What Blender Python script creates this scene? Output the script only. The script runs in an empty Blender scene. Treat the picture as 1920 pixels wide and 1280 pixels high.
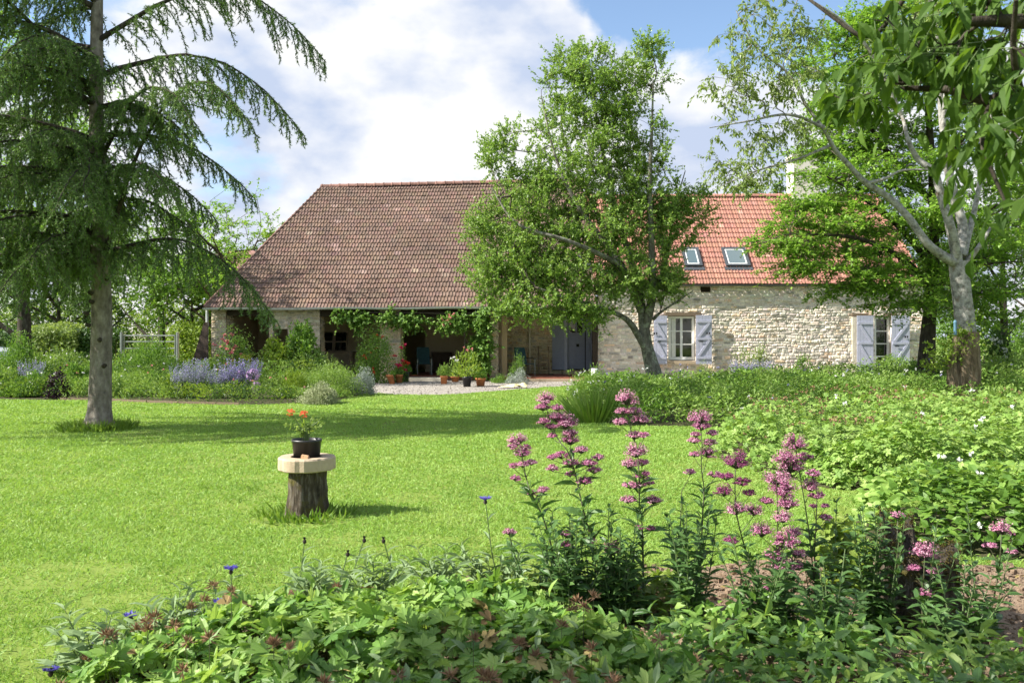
import bpy, math, random
import numpy as np
from mathutils import Vector
R = math.radians
C = bpy.context.scene.collection
sc = bpy.context.scene
# ------------------------------------------------------------------ camera, sky, sun, exposure
F, HY, CH = 1600.0, 632.0, 1.6            # focal length and horizon in pixels of the 1920 px photograph, eye height
cam = bpy.data.cameras.new('camera'); co = bpy.data.objects.new('camera', cam); C.objects.link(co)
co.location = (0, 0, CH); co.rotation_euler = (R(90), 0, 0)
cam.sensor_width = 36; cam.lens = 36 * F / 1920; cam.shift_y = (HY - 640) / 1920
cam.clip_start = .05; cam.clip_end = 3000
cam.dof.use_dof = True; cam.dof.focus_distance = 9.0; cam.dof.aperture_fstop = 6.3
sc.camera = co
SUN = Vector((-.965, -.215, .82)).normalized()
SUN_EL = math.asin(SUN.z); SUN_ROT = math.atan2(SUN.x, SUN.y)
w = bpy.data.worlds.new('World'); sc.world = w; w.use_nodes = True
nt = w.node_tree; N = nt.nodes; Lk = nt.links
for n in list(N): N.remove(n)
def nd(tree, t, **kw):
    n = tree.nodes.new(t)
    for k, v in kw.items(): setattr(n, k, v)
    return n
out = nd(nt, 'ShaderNodeOutputWorld'); bg = nd(nt, 'ShaderNodeBackground'); bg.inputs[1].default_value = .10
sky = nd(nt, 'ShaderNodeTexSky', sky_type='NISHITA', sun_disc=False)
sky.sun_elevation = SUN_EL; sky.sun_rotation = SUN_ROT; sky.air_density = 1.0; sky.dust_density = .6; sky.ozone_density = 1.5
tc = nd(nt, 'ShaderNodeTexCoord')
mp = nd(nt, 'ShaderNodeMapping'); mp.inputs['Scale'].default_value = (1, 1, 1.75); mp.inputs['Location'].default_value = (.37, .1, .21)
Lk.new(tc.outputs['Generated'], mp.inputs[0])
nz = nd(nt, 'ShaderNodeTexNoise'); nz.inputs['Scale'].default_value = 3.6; nz.inputs['Detail'].default_value = 9; nz.inputs['Roughness'].default_value = .56; nz.inputs['Distortion'].default_value = .25
Lk.new(mp.outputs[0], nz.inputs[0])
def math_n(op, a, b=None, c=None, clamp=False):
    m = nd(nt, 'ShaderNodeMath', operation=op, use_clamp=clamp)
    for i, v in enumerate((a, b, c)):
        if v is None: continue
        if isinstance(v, (int, float)): m.inputs[i].default_value = v
        else: Lk.new(v, m.inputs[i])
    return m.outputs[0]
def blob(x, y, rad, amt):                 # a clearer or cloudier patch of sky round one direction
    d = Vector(((x - 960) / F, 1, (HY - y) / F)).normalized()
    v = nd(nt, 'ShaderNodeVectorMath', operation='DISTANCE'); v.inputs[1].default_value = d
    Lk.new(tc.outputs['Generated'], v.inputs[0])
    m = nd(nt, 'ShaderNodeMapRange', interpolation_type='SMOOTHSTEP'); m.inputs[1].default_value = 0; m.inputs[2].default_value = rad
    m.inputs[3].default_value = amt; m.inputs[4].default_value = 0
    Lk.new(v.outputs['Value'], m.inputs[0]); return m.outputs[0]
acc = nz.outputs[0]
for b in ((1350, -20, .21, -.30), (1130, 30, .12, .02), (20, 20, .17, -.24), (700, 70, .40, .11), (930, 90, .30, .11), (250, 150, .3, .05), (1050, 250, .25, .06), (640, 285, .10, -.04), (1330, 210, .2, .22), (560, 380, .1, -.10), (770, 300, .2, .10), (1500, 300, .2, .10)):
    acc = math_n('ADD', acc, blob(*b))
cov = nd(nt, 'ShaderNodeMapRange', interpolation_type='SMOOTHSTEP'); cov.inputs[1].default_value = .45; cov.inputs[2].default_value = .56
Lk.new(acc, cov.inputs[0])
nz2 = nd(nt, 'ShaderNodeTexNoise'); nz2.inputs['Scale'].default_value = 7; nz2.inputs['Detail'].default_value = 7; nz2.inputs['Roughness'].default_value = .5
Lk.new(mp.outputs[0], nz2.inputs[0])
cr = nd(nt, 'ShaderNodeValToRGB'); cr.color_ramp.elements[0].position = .38; cr.color_ramp.elements[1].position = .57
cr.color_ramp.elements[0].color = (.56, .65, .84, 1); cr.color_ramp.elements[1].color = (1, 1, 1, 1)
Lk.new(nz2.outputs[0], cr.inputs[0])
sc_c = nd(nt, 'ShaderNodeVectorMath', operation='SCALE'); sc_c.inputs['Scale'].default_value = 4.7
Lk.new(cr.outputs[0], sc_c.inputs[0])
mx = nd(nt, 'ShaderNodeMix', data_type='RGBA')
skm = nd(nt, 'ShaderNodeVectorMath', operation='MULTIPLY'); skm.inputs[1].default_value = (1.0, 1.0, 1.0)
Lk.new(sky.outputs[0], skm.inputs[0])
Lk.new(cov.outputs[0], mx.inputs[0]); Lk.new(skm.outputs[0], mx.inputs[6]); Lk.new(sc_c.outputs[0], mx.inputs[7])
Lk.new(mx.outputs[2], bg.inputs[0]); Lk.new(bg.outputs[0], out.inputs[0])
sd = bpy.data.lights.new('sun', 'SUN'); sd.energy = 5.0; sd.angle = R(.55); sd.color = (1, .95, .86)
so = bpy.data.objects.new('sun', sd); C.objects.link(so); so.rotation_euler = (-SUN).to_track_quat('-Z', 'Y').to_euler()
so.location = (-20, -8, 20)
vs = sc.view_settings; vs.view_transform = 'Standard'; vs.look = 'None'; vs.exposure = 1.2; vs.gamma = 1; vs.use_curve_mapping = False
cy = sc.cycles; cy.max_bounces = 7; cy.diffuse_bounces = 4; cy.glossy_bounces = 3; cy.transmission_bounces = 5; cy.transparent_max_bounces = 8
cy.use_adaptive_sampling = True; cy.adaptive_threshold = .015

# ------------------------------------------------------------------ helpers
def P(x, y, Y): return np.array(((x - 960) * Y / F, Y, CH - (y - HY) * Y / F))   # world point seen at a pixel, at distance Y
def G(x, y): return P(x, y, F * CH / (y - HY))
def nrm(v): return v / np.maximum(np.linalg.norm(v, axis=-1, keepdims=True), 1e-9)
class MB:
    def __init__(s): s.V = []; s.Fc = []; s.M = []; s.K = []; s.n = 0; s.mats = []; s.hascol = False
    def mi(s, m):
        if m not in s.mats: s.mats.append(m)
        return s.mats.index(m)
    def add(s, V, faces, m, col=None):
        V = np.asarray(V, float).reshape(-1, 3); faces = np.asarray(faces, int)
        s.V.append(V); s.Fc.append(faces + s.n); s.M.append(np.full(len(faces), s.mi(m)))
        if col is None: s.K.append(np.ones((len(V), 3)))
        else: s.K.append(np.broadcast_to(np.asarray(col, float), (len(V), 3))); s.hascol = True
        s.n += len(V)
    def box(s, a, b, m, col=None, rot=0, ctr=None):
        x0, y0, z0 = a; x1, y1, z1 = b
        V = np.array([(x0,y0,z0),(x1,y0,z0),(x1,y1,z0),(x0,y1,z0),(x0,y0,z1),(x1,y0,z1),(x1,y1,z1),(x0,y1,z1)], float)
        if rot:
            c = V.mean(0) if ctr is None else np.array(ctr); q = V - c
            V = c + np.stack([q[:,0]*math.cos(rot)-q[:,1]*math.sin(rot), q[:,0]*math.sin(rot)+q[:,1]*math.cos(rot), q[:,2]], 1)
        s.add(V, [(0,3,2,1),(4,5,6,7),(0,1,5,4),(1,2,6,5),(2,3,7,6),(3,0,4,7)], m, col)
    def bar(s, a, b, w_, h_, m):                      # box beam from a to b
        a = np.array(a, float); b = np.array(b, float); d = nrm(b - a); up = np.array((0,0,1.)) if abs(d[2]) < .9 else np.array((0,1.,0))
        sd_ = nrm(np.cross(d, up)); u2 = np.cross(sd_, d); o = [(-1,-1),(1,-1),(1,1),(-1,1)]
        V = [a + sd_*w_/2*i + u2*h_/2*j for i, j in o] + [b + sd_*w_/2*i + u2*h_/2*j for i, j in o]
        s.add(V, [(0,3,2,1),(4,5,6,7),(0,1,5,4),(1,2,6,5),(2,3,7,6),(3,0,4,7)], m)
    def segs(s, A, B, ra, rb, m, n=4):
        A = np.asarray(A, float).reshape(-1,3); B = np.asarray(B, float).reshape(-1,3); k = len(A)
        if k == 0: return
        ra = np.broadcast_to(ra, (k,)); rb = np.broadcast_to(rb, (k,))
        d = nrm(B - A); up = np.where(np.abs(d[:, 2:3]) < .9, np.array([[0,0,1.]]), np.array([[1.,0,0]]))
        u = nrm(np.cross(d, up)); v = np.cross(d, u)
        an = np.arange(n) * 2 * math.pi / n; c = np.cos(an)[None,:,None]; q = np.sin(an)[None,:,None]
        ring = u[:,None,:]*c + v[:,None,:]*q
        V = np.concatenate([A[:,None,:] + ring*ra[:,None,None], B[:,None,:] + ring*rb[:,None,None]], 1)
        i = np.arange(n); j = (i + 1) % n; f = np.stack([i, j, j + n, i + n], 1)
        s.add(V, (f[None] + (np.arange(k)*2*n)[:,None,None]).reshape(-1,4), m)
    def tube(s, pts, rad, m, n=10, noise=0, rng=None, cap=True, col=None):
        pts = np.asarray(pts, float); k = len(pts); rad = np.broadcast_to(rad, (k,))
        t = nrm(np.gradient(pts, axis=0)); up = np.array((0,1.,0)) if abs(t[0][1]) < .9 else np.array((1.,0,0))
        V = []; an = np.arange(n)*2*math.pi/n
        prof = 1 + (noise*rng.normal(size=n) if noise else 0)*np.ones(n)
        for i in range(k):
            u = nrm(np.cross(t[i], up)); up = np.cross(u, t[i]); up = nrm(up)
            if noise: prof = np.clip(.8*prof + .2*(1 + noise*2*rng.normal(size=n)), .6, 1.5)
            V.append(pts[i] + (np.outer(np.cos(an)*prof, u) + np.outer(np.sin(an)*prof, up))*rad[i])
        V = np.concatenate(V); i = np.arange(n); j = (i + 1) % n
        f = np.concatenate([np.stack([i, j, j + n, i + n], 1) + r*n for r in range(k - 1)])
        s.add(V, f, m, col)
        if cap:
            for r, fl in ((0, 1), (k - 1, 0)):
                c = V[r*n:(r+1)*n]; VV = np.vstack([c, c.mean(0)]); ff = np.stack([i, j, np.full(n, n)], 1)
                s.add(VV, ff[:, ::-1] if fl else ff, m, col)
    def lathe(s, c, prof, m, n=20, col=None, lean=(0,0)):
        an = np.arange(n)*2*math.pi/n; V = []
        for r, z in prof: V.append(np.stack([c[0] + lean[0]*z + r*np.cos(an), c[1] + lean[1]*z + r*np.sin(an), np.full(n, c[2] + z)], 1))
        i = np.arange(n); j = (i + 1) % n
        f = np.concatenate([np.stack([i, j, j + n, i + n], 1) + q*n for q in range(len(prof) - 1)])
        s.add(np.concatenate(V), f, m, col)
    def leaves(s, p, D, Nn, Ln, Wd, tpl, m):
        p = np.asarray(p, float).reshape(-1,3); k = len(p)
        if k == 0: return
        D = nrm(D); S = nrm(np.cross(D, Nn)); U = np.cross(S, D)
        T, fc = TPL[tpl]; T = np.asarray(T, float); Ln = np.broadcast_to(Ln, (k,))[:,None,None]; Wd = np.broadcast_to(Wd, (k,))[:,None,None]
        V = p[:,None,:] + D[:,None,:]*T[None,:,0:1]*Ln + S[:,None,:]*T[None,:,1:2]*Wd + U[:,None,:]*T[None,:,2:3]*Ln
        off = (np.arange(k)*len(T))[:,None,None]
        f0 = np.asarray(fc[0], int); s.add(V, (f0[None] + off).reshape(-1, f0.shape[1]), m)
        for f in fc[1:]:
            f = np.asarray(f, int); s.Fc.append((f[None] + off).reshape(-1, f.shape[1]) + s.n - k*len(T)); s.M.append(np.full(k*len(f), s.mi(m)))
    def build(s, name, parent=None, smooth=False, root=None, label=None, cat=None, group=None, kind=None, loc=None):
        V = np.concatenate(s.V) if s.V else np.zeros((0,3))
        org = np.array(ORG[parent.name]) if parent else np.array(loc if loc is not None else (0,0,0), float)
        V = V - org
        me = bpy.data.meshes.new(name); me.vertices.add(len(V)); me.vertices.foreach_set('co', V.astype(np.float32).ravel())
        li = np.concatenate([f.ravel() for f in s.Fc]); lt = np.concatenate([np.full(len(f), f.shape[1]) for f in s.Fc])
        ls = np.concatenate([[0], np.cumsum(lt)[:-1]])
        me.loops.add(len(li)); me.loops.foreach_set('vertex_index', li.astype(np.int32))
        me.polygons.add(len(lt)); me.polygons.foreach_set('loop_start', ls.astype(np.int32)); me.polygons.foreach_set('loop_total', lt.astype(np.int32))
        for m in s.mats: me.materials.append(m)
        me.polygons.foreach_set('material_index', np.concatenate(s.M).astype(np.int32))
        me.polygons.foreach_set('use_smooth', np.full(len(lt), bool(smooth)))
        if s.hascol:
            a = me.color_attributes.new('Col', 'FLOAT_COLOR', 'POINT'); K = np.concatenate(s.K); K = np.hstack([K, np.ones((len(K),1))])
            a.data.foreach_set('color', K.astype(np.float32).ravel())
        me.update(calc_edges=True); me.validate()
        o = bpy.data.objects.new(name, me); C.objects.link(o)
        if parent: o.parent = parent
        else: o.location = org
        ORG[o.name] = tuple(org); tag(o, label, cat, group, kind)
        return o
ORG = {}
def tag(o, label=None, cat=None, group=None, kind=None):
    for k, v in (('label', label), ('category', cat), ('group', group), ('kind', kind)):
        if v: o[k] = v
def thing(name, label, cat, loc, group=None):
    o = bpy.data.objects.new(name, None); C.objects.link(o); o.location = tuple(loc); o.empty_display_size = .2
    ORG[o.name] = tuple(loc); tag(o, label, cat, group); return o
TPL = {
 'tri': ([(0,-.5,0),(0,.5,0),(1,0,.0)], [[(0,1,2)]]),
 'dia': ([(0,0,0),(.45,.5,.10),(1,0,-.06),(.45,-.5,.10)], [[(0,2,1),(0,3,2)]]),
 'leaf': ([(0,0,0),(.28,.42,.10),(.62,.40,.04),(1,0,-.16),(.62,-.40,.04),(.28,-.42,.10),(.3,0,.02),(.65,0,-.03)],
          [[(6,7,2,1),(5,4,7,6)], [(0,6,1),(0,5,6),(7,3,2),(4,3,7)]]),
 'blade': ([(0,-.5,0),(0,.5,0),(.5,.42,.02),(.5,-.42,.02),(1,0,-.12)], [[(0,1,2,3)], [(3,2,4)]]),
}
def _palm(lobes=5, teeth=True):
    V = [(0,0,0)]; n = lobes
    for i in range(n):
        a = -R(125) + R(250)*i/(n-1); r = .62 - .10*abs(i-(n-1)/2)/((n-1)/2)
        da = R(250)/(n-1)
        for f, rr in ((-.5,.46),(-.34,.80),(-.20,.80),(-.13,.90),(0,1.0),(.13,.90),(.20,.80),(.34,.80)):
            q = a + f*da; ra = r*rr; V.append((ra*math.cos(q)+.12, ra*math.sin(q), .05*math.sin(3*q+i)+.10*rr - .12*rr*rr))
    V.append((.05,0,-.02)); k = len(V) - 1
    return V, [[(0, i, i+1) for i in range(1, k-1)]]
TPL['palm'] = _palm(5); TPL['palm7'] = _palm(7)
TPL['star'] = ([(0,0,0)] + [(.5*math.cos(a)*(1 if i%2 else .35), .5*math.sin(a)*(1 if i%2 else .35), .08 if i%2 else 0) for i, a in enumerate(np.arange(10)*math.pi/5)],
               [[(0, 1+i, 1+(i+1)%10) for i in range(10)]])
def rdir(rng, n): return nrm(rng.normal(size=(n,3)))
def catmull(pts, sub=6):
    p = np.asarray(pts, float); p = np.vstack([2*p[0]-p[1], p, 2*p[-1]-p[-2]]); o = []
    for i in range(1, len(p)-2):
        for t in np.linspace(0, 1, sub, endpoint=False):
            a, b, c, d = p[i-1], p[i], p[i+1], p[i+2]
            o.append(.5*(2*b + (c-a)*t + (2*a-5*b+4*c-d)*t*t + (3*b-a-3*c+d)*t**3))
    o.append(p[-2]); return np.array(o)
def inpoly(X, Y, poly):
    r = np.zeros(len(X), bool); n = len(poly); j = n - 1
    for i in range(n):
        xi, yi = poly[i]; xj, yj = poly[j]
        with np.errstate(divide='ignore', invalid='ignore'):
            r ^= ((yi > Y) != (yj > Y)) & (X < (xj-xi)*(Y-yi)/((yj-yi) or 1e-9) + xi)
        j = i
    return r
def vnoise(x, y, seed=0):                     # smooth value noise
    rs = np.random.RandomState(seed); T = rs.rand(64, 64)
    xi = np.floor(x).astype(int); yi = np.floor(y).astype(int); fx = x - xi; fy = y - yi
    fx = fx*fx*(3-2*fx); fy = fy*fy*(3-2*fy); g = lambda a, b: T[a % 64, b % 64]
    return (g(xi,yi)*(1-fx)+g(xi+1,yi)*fx)*(1-fy) + (g(xi,yi+1)*(1-fx)+g(xi+1,yi+1)*fx)*fy

# ------------------------------------------------------------------ materials
def newmat(name):
    m = bpy.data.materials.new(name); m.use_nodes = True; t = m.node_tree
    b = t.nodes.get('Principled BSDF'); return m, t, b
def ramp(t, fac, cols, pos=None):
    r = t.nodes.new('ShaderNodeValToRGB'); e = r.color_ramp.elements
    n = len(cols)
    while len(e) < n: e.new(.5)
    for i, c in enumerate(cols):
        e[i].position = pos[i] if pos else i/(n-1); e[i].color = (*c, 1)
    t.links.new(fac, r.inputs[0]); return r.outputs[0]
def noise(t, scale, detail=4, rough=.55, vec='Object', sc3=None):
    c = t.nodes.new('ShaderNodeTexCoord'); n = t.nodes.new('ShaderNodeTexNoise')
    n.inputs['Scale'].default_value = scale; n.inputs['Detail'].default_value = detail; n.inputs['Roughness'].default_value = rough
    if sc3:
        mp_ = t.nodes.new('ShaderNodeMapping'); mp_.inputs['Scale'].default_value = sc3; t.links.new(c.outputs[vec], mp_.inputs[0]); t.links.new(mp_.outputs[0], n.inputs[0])
    else: t.links.new(c.outputs[vec], n.inputs[0])
    return n.outputs[0]
def bump(t, b, h, strength, dist=.02):
    n = t.nodes.new('ShaderNodeBump'); n.inputs['Strength'].default_value = strength; n.inputs['Distance'].default_value = dist
    t.links.new(h, n.inputs['Height']); t.links.new(n.outputs[0], b.inputs['Normal'])
def m_leaf(name, cols, trans=.4, rough=.5, spec=.35, tcol=(1.25, 1.25, .7), clump=None):
    m, t, b = newmat(name); g = t.nodes.new('ShaderNodeNewGeometry')
    f = g.outputs['Random Per Island']
    if clump:                                       # neighbours share a tint: conifer's lit and dark clumps painted in; lawn's own patches
        n_ = noise(t, clump[0], 3); mm = t.nodes.new('ShaderNodeMapRange'); mm.inputs[1].default_value = .3; mm.inputs[2].default_value = .7; t.links.new(n_, mm.inputs[0])
        ml = t.nodes.new('ShaderNodeMix'); ml.inputs[0].default_value = clump[1]; t.links.new(f, ml.inputs[2]); t.links.new(mm.outputs[0], ml.inputs[3]); f = ml.outputs[0]
    c = ramp(t, f, cols); b.inputs['Roughness'].default_value = rough; b.inputs['Specular IOR Level'].default_value = spec
    t.links.new(c, b.inputs['Base Color'])
    tr = t.nodes.new('ShaderNodeBsdfTranslucent'); mul = t.nodes.new('ShaderNodeMix'); mul.data_type = 'RGBA'; mul.blend_type = 'MULTIPLY'
    mul.inputs[0].default_value = 1; t.links.new(c, mul.inputs[6]); mul.inputs[7].default_value = (*tcol, 1)
    t.links.new(mul.outputs[2], tr.inputs[0])
    mx_ = t.nodes.new('ShaderNodeMixShader'); mx_.inputs[0].default_value = trans
    t.links.new(b.outputs[0], mx_.inputs[1]); t.links.new(tr.outputs[0], mx_.inputs[2])
    t.links.new(mx_.outputs[0], t.nodes['Material Output'].inputs[0]); return m
def m_noise(name, cols, scale=6, rough=.85, bmp=.4, sc3=None, dist=.02, detail=6, pos=None, bscale=None):
    m, t, b = newmat(name); n = noise(t, scale, detail, .6, sc3=sc3)
    t.links.new(ramp(t, n, cols, pos), b.inputs['Base Color']); b.inputs['Roughness'].default_value = rough; b.inputs['Specular IOR Level'].default_value = .25
    if bmp: bump(t, b, noise(t, bscale or scale*2.5, 6, .65, sc3=sc3), bmp, dist)
    return m
def m_plain(name, col, rough=.6, metal=0, spec=.4, var=.12):
    m, t, b = newmat(name); n = noise(t, 9, 3)
    t.links.new(ramp(t, n, [tuple(c*(1-var) for c in col), tuple(min(1, c*(1+var)) for c in col)], (.3,.7)), b.inputs['Base Color'])
    b.inputs['Roughness'].default_value = rough; b.inputs['Metallic'].default_value = metal; b.inputs['Specular IOR Level'].default_value = spec; return m
def m_attr(name, rough=.9, scale=14, lo=.75, hi=1.15, bmp=.5, dist=.012, patch=None):
    m, t, b = newmat(name); a = t.nodes.new('ShaderNodeAttribute'); a.attribute_name = 'Col'
    n = noise(t, scale, 6, .6); v = ramp(t, n, [(lo,)*3, (hi,)*3], (.3,.7))
    mu = t.nodes.new('ShaderNodeMix'); mu.data_type = 'RGBA'; mu.blend_type = 'MULTIPLY'; mu.inputs[0].default_value = 1
    t.links.new(a.outputs['Color'], mu.inputs[6]); t.links.new(v, mu.inputs[7]); o = mu.outputs[2]
    if patch:                                       # lichen / weather stains
        n2 = noise(t, patch[1], 5, .65); f = ramp(t, n2, [(0,0,0),(1,1,1)], (patch[2], patch[3]))
        m2 = t.nodes.new('ShaderNodeMix'); m2.data_type = 'RGBA'; t.links.new(f, m2.inputs[0]); t.links.new(o, m2.inputs[6]); m2.inputs[7].default_value = (*patch[0], 1); o = m2.outputs[2]
    t.links.new(o, b.inputs['Base Color']); b.inputs['Roughness'].default_value = rough; b.inputs['Specular IOR Level'].default_value = .2
    if bmp: bump(t, b, n, bmp, dist)
    return m
def m_bark(name, cols, sx=14, sz=3, dist=.03, strength=.9, patch=None):
    m, t, b = newmat(name); n = noise(t, 1.0, 7, .65, sc3=(sx, sx, sz)); o = ramp(t, n, cols, None if len(cols) != 3 else (.3,.5,.72))
    if patch:
        n2 = noise(t, patch[1], 5, .7); f = ramp(t, n2, [(0,0,0),(1,1,1)], (patch[2], patch[3]))
        m2 = t.nodes.new('ShaderNodeMix'); m2.data_type = 'RGBA'; t.links.new(f, m2.inputs[0]); t.links.new(o, m2.inputs[6]); m2.inputs[7].default_value = (*patch[0], 1); o = m2.outputs[2]
    t.links.new(o, b.inputs['Base Color']); b.inputs['Roughness'].default_value = .95; b.inputs['Specular IOR Level'].default_value = .15
    bump(t, b, n, strength, dist); return m

M = {}
M['grass'] = m_leaf('grass_blades', [(0.190,0.320,0.066),(0.241,0.397,0.083),(0.290,0.442,0.103),(0.340,0.449,0.141)], .38, .5, .22, (1.2,1.15,.6), (.9, .62))
M['grass_long'] = m_leaf('long_grass', [(0.108,0.204,0.024),(0.156,0.264,0.036),(0.216,0.312,0.060)], .35, .5, .25)
M['conifer'] = m_leaf('conifer_needles', [(0.056,0.116,0.038),(0.105,0.194,0.051),(0.168,0.282,0.071),(0.252,0.371,0.102)], .18, .5, .25, (1.25,1.25,.7), (1.6, .55))
M['pear'] = m_leaf('pear_leaves', [(0.140,0.237,0.053),(0.196,0.318,0.063),(0.250,0.392,0.082),(0.332,0.447,0.123)], .40, .42, .4)
M['hornbeam'] = m_leaf('hornbeam_leaves', [(0.136,0.259,0.038),(0.194,0.354,0.049),(0.261,0.442,0.069),(0.339,0.500,0.094)], .42, .45, .35)
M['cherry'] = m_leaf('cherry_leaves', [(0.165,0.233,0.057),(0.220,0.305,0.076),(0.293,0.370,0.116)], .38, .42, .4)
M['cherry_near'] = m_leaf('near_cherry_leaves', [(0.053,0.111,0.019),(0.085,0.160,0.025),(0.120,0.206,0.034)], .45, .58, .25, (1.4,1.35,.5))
M['bush'] = m_leaf('shrub_leaves', [(0.087,0.180,0.028),(0.136,0.259,0.038),(0.199,0.323,0.053)], .36, .5, .35)
M['bush_lt'] = m_leaf('pale_shrub_leaves', [(0.146,0.252,0.047),(0.215,0.334,0.068),(0.283,0.389,0.109)], .36, .5, .35)
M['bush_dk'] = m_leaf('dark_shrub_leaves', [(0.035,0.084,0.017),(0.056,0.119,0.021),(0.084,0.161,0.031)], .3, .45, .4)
M['bush_yel'] = m_leaf('lime_shrub_leaves', [(0.149,0.241,0.023),(0.207,0.310,0.034),(0.276,0.356,0.057)], .4, .5, .35)
M['silver'] = m_leaf('silver_leaves', [(.26,.30,.25),(.34,.38,.33),(.42,.46,.42)], .2, .7, .2, (1,1,1))
M['cream'] = m_leaf('cream_leaves', [(.28,.32,.16),(.36,.40,.22),(.42,.44,.28)], .25, .6, .2, (1,1,.9))
M['purple_leaf'] = m_leaf('purple_leaves', [(.02,.012,.018),(.035,.018,.026),(.05,.03,.035)], .25, .5, .3, (1,.7,.8))
M['geran'] = m_leaf('geranium_leaves', [(0.148,0.262,0.049),(0.203,0.341,0.062),(0.266,0.404,0.089),(0.345,0.467,0.128)], .36, .5, .35)
M['geran_near'] = m_leaf('foreground_geranium_leaves', [(0.091,0.198,0.036),(0.136,0.265,0.045),(0.187,0.333,0.066),(0.292,0.423,0.096)], .36, .45, .4)
M['valer'] = m_leaf('valerian_leaves', [(0.061,0.130,0.040),(0.086,0.174,0.047),(0.117,0.212,0.061)], .34, .42, .4)
M['corn'] = m_leaf('cornflower_leaves', [(0.171,0.250,0.115),(0.217,0.307,0.138),(0.263,0.353,0.184)], .3, .6, .25)
M['lime'] = m_leaf('lime_big_leaves', [(.17,.26,.04),(.23,.32,.06),(.28,.36,.09)], .45, .5, .3)
M['stem'] = m_plain('green_stem', (.10,.15,.05), .6)
M['stem_dk'] = m_plain('reddish_stem', (.07,.075,.035), .6)
M['seed'] = m_leaf('rust_seedheads', [(0.210,0.120,0.070),(0.270,0.160,0.090),(0.330,0.210,0.120)], .2, .7, .2, (1,1,1))
def fl(n, cols, tr=.3): M[n] = m_leaf(n, cols, tr, .6, .2, (1,1,1))
fl('petal_pink', [(.50,.14,.28),(.64,.25,.40),(.74,.40,.52),(.80,.56,.64)]); fl('petal_magenta', [(.20,.035,.11),(.30,.07,.18),(.42,.14,.28)])
fl('petal_mauve', [(.38,.08,.22),(.54,.17,.33),(.66,.29,.44),(.74,.48,.58)])
fl('petal_red', [(.55,.04,.03),(.65,.08,.04)]); fl('petal_orange', [(.70,.12,.05),(.8,.2,.08)]); fl('petal_rose', [(.55,.12,.16),(.68,.25,.25),(.75,.40,.38)])
fl('petal_crimson', [(.45,.02,.07),(.6,.05,.12)]); fl('petal_white', [(.75,.75,.70),(.85,.85,.82)]); fl('petal_cat', [(.20,.18,.42),(.27,.24,.48),(.35,.30,.54)]); fl('petal_blue', [(.09,.06,.38),(.14,.11,.48),(.2,.18,.55)])
fl('petal_lav', [(.27,.26,.44),(.34,.33,.50),(.44,.43,.58)]); fl('petal_lilac', [(.45,.26,.52),(.55,.36,.6)]); fl('bud_dark', [(.02,.02,.02),(.05,.035,.05)])
M['bark_conifer'] = m_bark('conifer_bark', [(.10,.085,.07),(.20,.175,.145),(.33,.30,.255)], 11, 6, .03, 1.0, ((.16,.18,.09), 3, .58, .7))
M['bark_pear'] = m_bark('pear_bark', [(.06,.055,.045),(.14,.13,.105),(.27,.26,.22)], 12, 4, .03, 1, ((.30,.32,.24), 5, .52, .62))
M['bark_silver'] = m_bark('silver_bark', [(.08,.075,.065),(.27,.26,.235),(.43,.42,.385)], 10, 10, .025, 1, ((.17,.13,.09), 2.4, .60, .70))
M['bark_brown'] = m_bark('brown_bark', [(.06,.045,.03),(.17,.125,.08),(.32,.26,.18)], 16, 2.5, .05, 1.0)
M['bark_dark'] = m_bark('dark_bark', [(.02,.017,.013),(.05,.042,.032),(.11,.10,.08)], 12, 4, .03, 1)
M['bark_stump'] = m_bark('stump_bark', [(.022,.018,.013),(.075,.06,.042),(.22,.20,.165)], 26, 5, .03, 1, ((.085,.075,.022), 6, .52, .62))
M['moss'] = m_noise('moss', [(.035,.03,.012),(.07,.06,.02),(.12,.10,.035)], 18, .95, 1, dist=.03)
M['twig'] = m_noise('twig_bark', [(.05,.042,.03),(.13,.11,.085)], 12, .9, .3)
M['twig_lt'] = m_noise('grey_twig_bark', [(.13,.12,.10),(.26,.25,.22)], 12, .9, .3)
M['soil'] = m_noise('soil', [(.17,.115,.075),(.28,.20,.135),(.38,.29,.205)], 7, .95, 1, dist=.05, bscale=22)
M['dirt'] = m_noise('dark_soil', [(.045,.035,.022),(.09,.065,.04)], 8, .95, 1, dist=.04)
M['gravel'] = m_noise('gravel', [(.20,.18,.15),(.37,.335,.295),(.48,.44,.40)], 30, .95, 1, dist=.03, bscale=60)
M['stone'] = m_attr('rubble_stone', .95, 16, .80, 1.14, .5, .015)
M['plaster'] = m_noise('old_plaster', [(.38,.30,.19),(.50,.41,.28),(.60,.52,.38)], 2.2, .95, .5, bscale=14)
M['plaster_lt'] = m_noise('pale_plaster', [(.52,.46,.36),(.66,.60,.49),(.74,.69,.58)], 3, .95, .5, bscale=16)
M['chim'] = m_noise('chimney_render', [(.60,.56,.48),(.74,.70,.62)], 3, .95, .3, bscale=14)
M['tile_old'] = m_attr('old_clay_tile', .92, 9, .68, 1.2, .5, .008, ((.10,.075,.065), 1.1, .54, .80))
M['tile_new'] = m_attr('salmon_clay_tile', .8, 9, .86, 1.08, .25, .004)
M['wood_dk'] = m_noise('dark_timber', [(.028,.020,.014),(.06,.045,.032)], 3, .85, .5, sc3=(1,12,12), bscale=6)
M['wood_dark2'] = m_noise('weathered_board', [(.035,.025,.02),(.085,.06,.045)], 4, .85, .5, sc3=(10,10,1.5))
M['wood'] = m_noise('old_timber', [(.13,.095,.065),(.25,.19,.13)], 3, .85, .5, sc3=(1,12,12), bscale=6)
M['wood_tan'] = m_noise('tan_timber', [(.34,.25,.15),(.44,.34,.21)], 3, .8, .3, sc3=(10,10,1.2))
M['zinc'] = m_plain('zinc_gutter', (.55,.56,.57), .45, .35, .5)
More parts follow.
